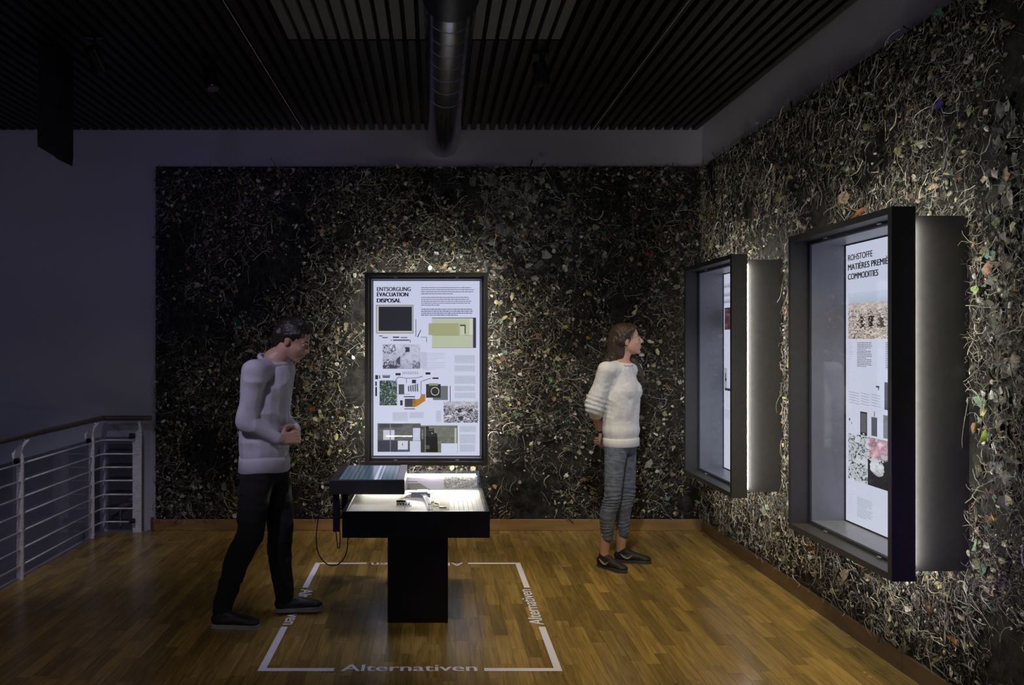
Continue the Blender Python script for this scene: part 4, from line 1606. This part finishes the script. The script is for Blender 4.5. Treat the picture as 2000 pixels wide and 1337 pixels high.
def frame3(fwd, up=(0, 0, 1)):
    f = Vector(fwd).normalized()
    r = f.cross(Vector(up)).normalized()
    u = r.cross(f).normalized()
    return f, r, u      # forward, right-hand side of the person, up


def head_prims(mb, H, f, r, u, neck, k=1.0, female=True):
    rot = Matrix((f, r, u)).transposed().to_3x3()
    q = lambda a, b, c: H + (f * a + r * b + u * c) * k
    ball(mb, q(-.012, 0, .030), Vector((.095, .073, .088)) * k, rot, 24, 16)
    ball(mb, q(.030, 0, -.022), Vector((.060, .060, .082)) * k, rot, 20, 14)
    limb(mb, [q(.0, .035, -.045), q(.060, .012, -.088)], [.030 * k, .017 * k])
    limb(mb, [q(.0, -.035, -.045), q(.060, -.012, -.088)], [.030 * k, .017 * k])
    ball(mb, q(.066, 0, -.090), .017 * k)
    limb(mb, [q(.084, 0, .016), q(.104, 0, -.020)], [.008 * k, .010 * k])
    ball(mb, q(.092, .010, -.024), .008 * k)
    ball(mb, q(.092, -.010, -.024), .008 * k)
    for s_ in (-1, 1):
        limb(mb, [q(.081, .012 * s_, .024), q(.070, .042 * s_, .022)], [.0085 * k, .008 * k])
        ball(mb, q(.060, .038 * s_, -.022), Vector((.022, .018, .020)) * k, rot)
        ball(mb, q(-.008, .074 * s_, -.008), Vector((.016, .009, .030)) * k, rot)
        limb(mb, [q(-.016, .078 * s_, .014), q(-.020, .082 * s_, -.004)], [.006 * k, .006 * k])
    ball(mb, q(.083, 0, -.050), Vector((.010, .022, .007)) * k, rot)
    ball(mb, q(.080, 0, -.060), Vector((.011, .019, .008)) * k, rot)
    ch = q(-.018, 0, -.05)
    limb(mb, [ch, (ch + neck) / 2 + f * .004, neck], [.050 * k if female else .058 * k, .045 if female else .055, .055 if female else .066])
    return q


def head_parts(q, f, r, u, k, body, lipc):
    rot = Matrix((f, r, u)).transposed().to_3x3()
    M_eye = mat('eye_white', (.45, .43, .41), .3, var=.02)
    M_iris = mat('eye_iris', (.05, .035, .025), .15, var=.1)
    for s_ in (-1, 1):
        e = MB(); ball(e, q(.0735, .030 * s_, .006), Vector((.0115, .0135, .0075)) * k, rot)
        eo = e.obj('eye', M_eye, body, smooth=True)
        i_ = MB(); ball(i_, q(.0835, .031 * s_, .006), Vector((.0035, .0055, .0055)) * k, rot)
        i_.obj('iris', M_iris, eo, smooth=True)
        b_ = MB(); limb(b_, [q(.088, .014 * s_, .026), q(.083, .032 * s_, .031), q(.068, .046 * s_, .025)], [.0030 * k, .0032 * k, .002 * k], n=8)
        b_.obj('eyebrow', mat('dark_brow', (.03, .02, .015), .7), body, smooth=True)
    l_ = MB()
    limb(l_, [q(.0865, -.020, -.0515), q(.0925, -.006, -.0495), q(.0925, .006, -.0495), q(.0865, .020, -.0515)], [.002 * k, .0042 * k, .0042 * k, .002 * k], n=8)
    limb(l_, [q(.0865, -.018, -.0530), q(.0915, 0, -.0585), q(.0865, .018, -.0530)], [.002 * k, .0046 * k, .002 * k], n=8)
    l_.obj('lips', mat('lips_' + lipc, (.34, .13, .11) if lipc == 'w' else (.24, .11, .09), .45), body, smooth=True)


def hand(mb, W, d, palm_n, thumb_s, curl=.5, k=1.0):
    """W wrist, d pointing direction, palm_n normal out of the palm, thumb side vector"""
    d = Vector(d).normalized()
    n_ = Vector(palm_n); n_ = (n_ - d * n_.dot(d)).normalized()
    s_ = Vector(thumb_s); s_ = (s_ - d * s_.dot(d) - n_ * s_.dot(n_)).normalized()
    W = Vector(W)
    for o_ in (-.026, -.009, .009, .026):
        limb(mb, [W + d * .01 + s_ * o_ * .6, W + d * .082 * k + s_ * o_], [.016 * k, .0125 * k])
    for o_, L in ((.030, .070), (.010, .078), (-.010, .072), (-.029, .056)):
        b = W + d * .086 * k + s_ * o_
        a1 = curl * .6
        d1 = (d * math.cos(a1) + n_ * math.sin(a1)); p1 = b + d1 * L * .45 * k
        a2 = curl * 1.4
        d2 = (d * math.cos(a2) + n_ * math.sin(a2)); p2 = p1 + d2 * L * .32 * k
        a3 = curl * 2.1
        d3 = (d * math.cos(a3) + n_ * math.sin(a3)); p3 = p2 + d3 * L * .23 * k
        limb(mb, [b, p1, p2, p3], [.0088 * k, .0082 * k, .0074 * k, .0065 * k], n=10)
    t0 = W + d * .022 * k + s_ * .026
    t1 = t0 + (d * .6 + s_ * .7 + n_ * .25).normalized() * .040 * k
    t2 = t1 + (d * .9 + s_ * .25 + n_ * .4).normalized() * .032 * k
    t3 = t2 + (d * .9 + n_ * .5).normalized() * .022 * k
    limb(mb, [t0, t1, t2, t3], [.014 * k, .0115 * k, .0095 * k, .008 * k], n=10)


def shoe(heel, d, L, m_up, m_sole, parent, pitch=0.0, tall=.085, emblem=None, side_sign=1):
    """heel: ground point under the heel; d: toe direction"""
    d = Vector((d[0], d[1], 0)).normalized()
    s_ = Vector((-d.y, d.x, 0))
    up = Vector((0, 0, 1))
    R = Matrix.Rotation(pitch, 4, s_)       # heel stays, toe lifts with negative pitch
    hp = Vector(heel)
    T_ = lambda a, b, c: hp + (R.to_3x3() @ (d * a + s_ * b + up * c))
    mb = MB()
    rot = (R.to_3x3() @ Matrix((d, s_, up)).transposed().to_3x3())
    ball(mb, T_(.045, 0, .045), (.046, .036, .040), rot)
    limb(mb, [T_(.05, 0, .060), T_(.055, 0, tall)], [.036, .034])
    limb(mb, [T_(.05, 0, .040), T_(L * .55, .002, .042), T_(L - .055, .004, .030)], [.036, .040, .036], flat=.8, side=up)
    ball(mb, T_(L - .048, .004, .028), (.046, .041, .024), rot)
    limb(mb, [T_(.07, 0, .072), T_(L * .62, 0, .045)], [.030, .026])
    o = fuse(mb, 'shoe', m_up, parent, .005, 5)
    so = MB()
    outl = [(0, .0), (.006, .022), (.03, .032), (.09, .031), (.15, .037), (L - .06, .043), (L - .02, .034), (L, .006), (L - .004, -.016), (L - .04, -.037), (L - .09, -.038), (.13, -.030), (.06, -.030), (.02, -.027), (.004, -.014)]
    n_ = len(outl)
    vs = [T_(a, b * side_sign, .001) for a, b in outl] + [T_(a, b * side_sign, .022) for a, b in outl]
    so.add(vs, [tuple(range(n_)), tuple(range(n_, 2 * n_))] + [(i, (i + 1) % n_, (i + 1) % n_ + n_, i + n_) for i in range(n_)])
    so.obj('sole', m_sole, o, bevel=.003)
    lc = MB()
    for k in range(4):
        a = .105 + .022 * k
        zz = .092 - .010 * k
        limb(lc, [T_(a, -.020, zz - .008), T_(a + .01, .020, zz - .008)], [.0028, .0028], n=6)
    lc.obj('laces', mat('black_laces', (.02, .02, .022), .7), o, smooth=True)
    if emblem:
        em_ = MB()
        ypl = -.0405
        pts = [(.045, .066), (.060, .045), (.085, .032), (.105, .034), (.130, .062), (.106, .046), (.088, .043), (.066, .054)]
        side = -1 if emblem < 0 else 1
        vs = [T_(a, side * .0405, b) for a, b in pts] + [T_(a, side * .0355, b) for a, b in pts]
        em_.add(vs, [(0, 1, 6, 7) if False else (0, 1, 7), (1, 2, 6, 7), (2, 3, 5, 6), (3, 4, 5)] + [(i, (i + 1) % 8, (i + 1) % 8 + 8, i + 8) for i in range(8)])
        em_.obj('emblem', mat('grey_emblem', (.42, .42, .44), .5), o)
    return o


M_skin = mat('skin_light', (.50, .29, .21), .5, var=.06, scale=12)
M_skin2 = mat('skin_mid', (.42, .25, .19), .5, var=.06, scale=12)
M_sweat = mat('white_sweatshirt', (.66, .66, .67), .85, var=.05, scale=60, bump=.15)
M_denim = mat('grey_blue_denim', (.10, .115, .155), .85, var=.35, scale=26, bump=.2)
M_shirt = mat('lilac_grey_shirt', (.42, .42, .50), .85, var=.06, scale=20, bump=.1)
M_trous = mat('black_trousers', (.007, .0065, .009), .9, var=.2, scale=30)
M_hairw = mat('dark_brown_hair', (.040, .024, .016), .42, var=.5, scale=30, stretch=(5, 5, .6), bump=.5)
M_hairm = mat('black_hair', (.014, .012, .012), .5, var=.4, scale=40, bump=.4)
M_shoeb = mat('black_shoe', (.013, .012, .015), .6, var=.2, scale=60)
M_soleb = mat('dark_sole', (.05, .048, .052), .6)
M_solew = mat('pale_sole', (.30, .29, .30), .6)

# --- the woman looking at the far light box
WM = thing('person', 'woman in a white sweatshirt and grey jeans standing with hands behind her back', 'person', (1.30, 5.78, 0))
WO = Vector((1.30, 5.78, 0))


def relto(o, off):
    me = o.data
    n_ = len(me.vertices)
    co = np.zeros(n_ * 3); me.vertices.foreach_get('co', co)
    co = co.reshape(-1, 3) - np.array(off)
    me.vertices.foreach_set('co', co.ravel())
    me.update()


fB, rB, uB = frame3((.80, -.60, 0))        # body direction
hip = Vector((1.322, 5.80, .93))
hipR, hipL = hip + rB * .070, hip - rB * .070
ankR, ankL = Vector((1.188, 5.72, .085)), Vector((1.338, 5.87, .085))
knR, knL = Vector((1.222, 5.70, .49)) + fB * .02, Vector((1.368, 5.86, .49)) + fB * .015
neck = Vector((1.322, 5.79, 1.425))
shR, shL = Vector((1.195, 5.69, 1.375)), Vector((1.425, 5.885, 1.375))
elR, elL = Vector((1.125, 5.74, 1.125)), Vector((1.40, 6.03, 1.125))
wrR, wrL = Vector((1.195, 5.895, .935)), Vector((1.265, 5.965, .93))
fH, rH, uH = frame3((.965, -.22, .13))
H = Vector((1.365, 5.79, 1.583))
body = MB()
q = head_prims(body, H, fH, rH, uH, neck + Vector((0, 0, .0)), .98)
limb(body, [neck + Vector((0, 0, -.03)), hip + Vector((0, 0, .25)), hip], [.075, .085, .10], flat=1.25, side=rB)
limb(body, [neck + Vector((0, 0, -.045)), shR], [.05, .045]); limb(body, [neck + Vector((0, 0, -.045)), shL], [.05, .045])
for sh, el, wr_ in ((shR, elR, wrR), (shL, elL, wrL)):
    limb(body, [sh, el, wr_ + (el - wr_) * .55, wr_], [.045, .037, .038, .024])
hand(body, wrR, Vector((.55, .35, -.75)), -fB, rB * 1.0, .7, .95)
hand(body, wrL, Vector((-.55, -.45, -.65)), -fB, rB * -1.0, .7, .95)
for hp_, kn, an in ((hipR, knR, ankR), (hipL, knL, ankL)):
    limb(body, [hp_, kn, kn + (an - kn) * .3 - fB * .018, an + Vector((0, 0, .03)), an - Vector((0, 0, .03))], [.072, .046, .050, .033, .034])
bo = fuse(body, 'body', M_skin, WM, .0048, 3)
relto(bo, WO)


def relparts(parent, off, skip=()):
    for c in parent.children:
        if c in skip:
            continue
        relto(c, off)
        for g2 in c.children:
            relto(g2, off)


head_parts(q, fH, rH, uH, .98, bo, 'w')
relparts(bo, WO)
# sweatshirt
s_ = MB()
hem = hip + Vector((.0, 0, -.03))
ch = Vector((1.315, 5.79, 1.22)) + fB * .02
limb(s_, [neck + Vector((0, 0, -.075)), ch, hip + Vector((0, 0, .10)), hip + Vector((0, 0, .0))], [.088, .112, .116, .118], flat=1.34, side=rB)
ball(s_, ch + fB * .035 + rB * .050 + Vector((0, 0, .01)), .080)
ball(s_, ch + fB * .035 - rB * .050 + Vector((0, 0, .01)), .080)
limb(s_, [neck + Vector((0, 0, -.055)), shR + Vector((0, 0, .0)), shR + (elR - shR) * .5, elR], [.070, .066, .068, .070])
limb(s_, [neck + Vector((0, 0, -.055)), shL, shL + (elL - shL) * .5, elL], [.070, .066, .066, .066])
limb(s_, [elR, elR + (wrR - elR) * .22], [.068, .052]); limb(s_, [elL, elL + (wrL - elL) * .22], [.062, .05])


def sw_disp(co):
    d = fold(.011, 6, (1.3, 1.3, .9), 5)(co) + fold(.003, 17, (1, 1, 1.6), 6)(co)
    nearR = np.exp(-(((co - np.array(elR)) ** 2).sum(1)) / .006)
    d = d + nearR * .007 * np.sin(co[:, 2] * 190 + co[:, 0] * 60)
    hemz = np.exp(-((co[:, 2] - .955) / .03) ** 2)
    return d * np.clip((co[:, 2] - .90) / .12, .1, 1) + hemz * .006


so = fuse(s_, 'sweatshirt', M_sweat, WM, .006, 6, sw_disp)
hb = MB(); limb(hb, [hip + Vector((0, 0, -.045)), hip + Vector((0, 0, -.025))], [.103, .103], flat=1.30, side=rB)
# flatten the band: keep a short ring
me_ = MB()
n_ = 36
for zz, rr in ((-.090, .99), (-.085, 1.03), (-.040, 1.03), (-.030, 1.0), (-.030, .93), (-.090, .93)):
    for k in range(n_):
        a = 2 * PI * k / n_
        rad = (.1175 + .0012 * math.sin(a * 22)) * rr
        p = hip + Vector((0, 0, zz)) + rB * (rad * 1.30 * math.cos(a)) + fB * (rad * math.sin(a))
        me_.v.append(tuple(p))
for j in range(6):
    for k in range(n_):
        a, b_ = j * n_ + k, j * n_ + (k + 1) % n_
        c_, d_ = ((j + 1) % 6) * n_ + (k + 1) % n_, ((j + 1) % 6) * n_ + k
        me_.f.append((a, b_, c_, d_)); me_.c.append(None)
ring = me_.obj('hem', M_sweat, so, smooth=True)
cf = MB()
for (el, wr_) in ((elR, wrR), (elL, wrL)):
    pass
dR = (wrR - elR).normalized()
cf = MB(); cf.tube([elR + dR * .055, elR + dR * .062, elR + dR * .088, elR + dR * .094], .05, 24, rs=[.044, .050, .050, .044])
cuff = cf.obj('cuff', M_sweat, so, smooth=True)
co_ = MB()
pts = []
ncx = neck + Vector((.0, 0, .006)) + fB * .006
for k in range(25):
    a = 2 * PI * k / 24
    pts.append(ncx + rB * (.068 * math.cos(a)) + fB * (.064 * math.sin(a)) + Vector((0, 0, -.020 * math.sin(a) - .006 * math.cos(a) ** 2)))
co_.tube(pts, .013, 10)
collar = co_.obj('collar', M_sweat, so, smooth=True)
for o_ in (so, ring, cuff, collar):
    relto(o_, WO)
# jeans
j_ = MB()
limb(j_, [hip + Vector((0, 0, .0)), hip + Vector((0, 0, -.06))], [.085, .098], flat=1.28, side=rB)
ball(j_, hip - fB * .04 + rB * .05 + Vector((0, 0, -.07)), .080)
ball(j_, hip - fB * .04 - rB * .05 + Vector((0, 0, -.07)), .080)
for hp_, kn, an, hemz in ((hipR, knR, ankR, .215), (hipL, knL, ankL, .205)):
    e = kn + (an - kn) * ((kn.z - hemz) / (kn.z - an.z))
    mid = kn + (an - kn) * .3 - fB * .018
    limb(j_, [hp_ + Vector((0, 0, -.07)), hp_ + (kn - hp_) * .40, kn, mid, e], [.083, .074, .056, .058, .043])


def jn(co):
    kz = (np.exp(-((co[:, 2] - .48) / .06) ** 2) + .6 * np.exp(-((co[:, 2] - .27) / .04) ** 2) + .25) * np.clip((co[:, 2] - .18) / .05, 0, 1)
    return kz * .0035 * np.sin(co[:, 2] * 230 + 14 * vnoise(co * 12, 4)) + fold(.002, 20)(co)


jo = fuse(j_, 'jeans', M_denim, WM, .0055, 5, jn)
relto(jo, WO)
# hair
h_ = MB()
rotH = Matrix((fH, rH, uH)).transposed().to_3x3()
ball(h_, q(-.026, 0, .040), Vector((.098, .082, .090)), rotH, 24, 16)
limb(h_, [q(.030, .0, .106), q(.068, 0, .078)], [.020, .010], flat=1, n=12)
for s2 in (-1, 1):
    limb(h_, [q(.045, .045 * s2, .080), q(.0, .070 * s2, .05), q(-.045, .066 * s2, -.0)], [.020, .020, .034], n=12)
back = neck - fB * .065
limb(h_, [q(-.075, .0, .0), q(-.085, .01, -.08) , back + Vector((-.02, 0, .0)), back + Vector((-.03, .0, -.04))], [.066, .058, .052, .03], flat=1.25, side=rH)
limb(h_, [q(-.06, .03, -.02), q(-.075, .035, -.09), back + rB * .05 + Vector((-.02, -.0, .0))], [.045, .045, .035])
# strand falling over the far shoulder
stp = [q(-.02, -.068, .02), q(-.01, -.075, -.07), Vector((1.415, 5.85, 1.44)), Vector((1.455, 5.83, 1.36)), Vector((1.485, 5.815, 1.28))]
limb(h_, stp, [.034, .032, .034, .032, .010], n=12)
limb(h_, [p + Vector((-.03, .01, .0)) for p in stp], [.030, .030, .030, .026, .008], n=12)


def hairn(co):
    return .0035 * np.sin(co[:, 0] * 420 + co[:, 1] * 380 + 6 * vnoise(co * 9, 8)) * .7


ho = fuse(h_, 'hair', M_hairw, WM, .0045, 4, hairn)
relto(ho, WO)
# shoes
def drop(o, off):
    relto(o, off)
    for c in o.children:
        relto(c, off)
sR = shoe(Vector((1.150, 5.765, 0)), (.62, -.78), .255, M_shoeb, M_soleb, WM, emblem=-1)
sL = shoe(Vector((1.290, 5.88, 0)), (.97, -.22), .262, M_shoeb, M_soleb, WM, emblem=-1)
drop(sR, WO); drop(sL, WO)
wb_ = MB(); d = (wrR - elR).normalized()
wb_.tube([wrR - d * .02, wrR - d * .004], .027, 20)
wo_ = wb_.obj('wristband', M_rubber, WM, smooth=True); relto(wo_, WO)

# --- the man walking towards the table
MN = thing('person', 'man in a lilac-grey long-sleeved shirt and black trousers stepping towards the display table', 'person', (-.95, 4.65, 0))
MO = Vector((-.95, 4.65, 0))
fB, rB, uB = frame3((.96, -.28, 0))
hip = Vector((-.965, 4.66, .93))
hipR, hipL = hip + rB * .078, hip - rB * .078
ankR = Vector((-1.175, 4.54, .10)); ankL = Vector((-.868, 4.76, .095))
knR = Vector((-1.055, 4.575, .50)) + fB * .03; knL = Vector((-.915, 4.745, .515)) + fB * .03
neck = Vector((-.905, 4.65, 1.475))
chest = Vector((-.955, 4.655, 1.28))
shR, shL = neck + rB * .175 + Vector((-.03, 0, -.065)), neck - rB * .175 + Vector((-.03, 0, -.065))
elR = Vector((-1.03, 4.48, 1.14)); elL = Vector((-.93, 4.86, 1.14))
wrR = Vector((-.855, 4.545, 1.03)); wrL = Vector((-.80, 4.70, 1.06))
fH, rH, uH = frame3((.88, -.16, -.42))
H = Vector((-.795, 4.63, 1.580))
body = MB()
q = head_prims(body, H, fH, rH, uH, neck, 1.0, False)
limb(body, [neck + Vector((0, 0, -.05)), chest, hip + Vector((0, 0, .1)), hip], [.075, .10, .10, .10], flat=1.3, side=rB)
for sh, el, wr_ in ((shR, elR, wrR), (shL, elL, wrL)):
    limb(body, [sh, el, el + (wr_ - el) * .4, wr_], [.05, .042, .042, .028])
hand(body, wrR, Vector((.55, .45, .05)), Vector((-.4, .5, -.2)), Vector((0, 0, 1)), .55, 1.05)
hand(body, wrL, Vector((-.1, -.85, -.25)), Vector((-.6, -.2, .1)), Vector((0, 0, 1)), .55, 1.05)
for hp_, kn, an in ((hipR, knR, ankR), (hipL, knL, ankL)):
    limb(body, [hp_, kn, kn + (an - kn) * .3 - fB * .02, an + Vector((0, 0, .04)), an - Vector((0, 0, .03))], [.075, .05, .054, .036, .038])
bo = fuse(body, 'body', M_skin2, MN, .005, 3)
relto(bo, MO)
head_parts(q, fH, rH, uH, 1.0, bo, 'm')
relparts(bo, MO)
s_ = MB()
limb(s_, [neck + Vector((-.02, 0, -.085)), chest, hip + Vector((0, 0, .14)), hip + Vector((0, 0, .02))], [.090, .132, .130, .130], flat=1.30, side=rB)
for sh, el, wr_ in ((shR, elR, wrR), (shL, elL, wrL)):
    limb(s_, [neck + Vector((-.02, 0, -.06)), sh, sh + (el - sh) * .5, el, el + (wr_ - el) * .9], [.066, .070, .064, .056, .042])
ball(s_, neck + fB * .012 + Vector((0, 0, -.066)), .080)
limb(s_, [neck + fB * .020 + Vector((0, 0, -.10)), chest + fB * .055], [.078, .085], flat=1.3, side=rB)
so = fuse(s_, 'shirt', M_shirt, MN, .006, 6, lambda co: fold(.012, 6, (1, 1, 1.2), 9)(co) * np.clip((co[:, 2] - .90) / .12, .1, 1))
hemr = MB()
n_ = 36
for zz, rr in ((-.085, 1.0), (-.080, 1.04), (-.02, 1.02), (-.0, 1.0), (.0, .9), (-.085, .92)):
    for k in range(n_):
        a = 2 * PI * k / n_
        p = hip + Vector((0, 0, zz + .005 * math.sin(3 * a))) + rB * (.133 * rr * 1.29 * math.cos(a)) + fB * (.131 * rr * math.sin(a))
        hemr.v.append(tuple(p))
for j in range(6):
    for k in range(n_):
        hemr.f.append((j * n_ + k, j * n_ + (k + 1) % n_, ((j + 1) % 6) * n_ + (k + 1) % n_, ((j + 1) % 6) * n_ + k)); hemr.c.append(None)
hm = hemr.obj('hem', M_shirt, so, smooth=True)
cl = MB(); pts = []
for k in range(25):
    a = 2 * PI * k / 24
    pts.append(neck + Vector((-.006, 0, -.004)) + rB * (.082 * math.cos(a)) + fB * (.078 * math.sin(a)) + Vector((0, 0, -.026 * math.sin(a) - .010 * math.cos(a) ** 2)))
cl.tube(pts, .014, 10)
clo = cl.obj('collar', M_shirt, so, smooth=True)
for o_ in (so, hm, clo):
    relto(o_, MO)
t_ = MB()
limb(t_, [hip + Vector((0, 0, -.01)), hip + Vector((0, 0, -.08))], [.10, .106], flat=1.26, side=rB)
ball(t_, hip - fB * .035 + Vector((0, 0, -.09)), (.09, .12, .09))
for hp_, kn, an in ((hipR, knR, ankR), (hipL, knL, ankL)):
    limb(t_, [hp_ + Vector((0, 0, -.09)), hp_ + (kn - hp_) * .45, kn, kn + (an - kn) * .35 - fB * .02, an + Vector((0, 0, .0))], [.098, .090, .076, .070, .054])
to = fuse(t_, 'trousers', M_trous, MN, .006, 6, fold(.006, 9, (1, 1, 2), 2))
relto(to, MO)
h_ = MB()
rotH = Matrix((fH, rH, uH)).transposed().to_3x3()
ball(h_, q(-.024, 0, .040), (.100, .081, .090), rotH, 24, 16)
limb(h_, [q(.02, .03, .110), q(.066, .02, .085)], [.022, .014]); limb(h_, [q(.02, -.03, .110), q(.066, -.02, .085)], [.022, .014])
limb(h_, [q(-.075, .03, .01), q(-.080, .02, -.045)], [.045, .030]); limb(h_, [q(-.075, -.03, .01), q(-.080, -.02, -.045)], [.045, .030])
for s2 in (-1, 1):
    limb(h_, [q(.035, .058 * s2, .06), q(-.03, .070 * s2, .02)], [.018, .024])
ho = fuse(h_, 'hair', M_hairm, MN, .005, 3, fold(.003, 60, (1, 1, 1), 4))
relto(ho, MO)
sR = shoe(Vector((-1.232, 4.525, 0)), (1, -.06), .275, M_shoeb, M_solew, MN)
sL = shoe(Vector((-.925, 4.755, .008)), (1, .04), .28, M_shoeb, M_solew, MN, pitch=-.05)
drop(sR, MO); drop(sL, MO)
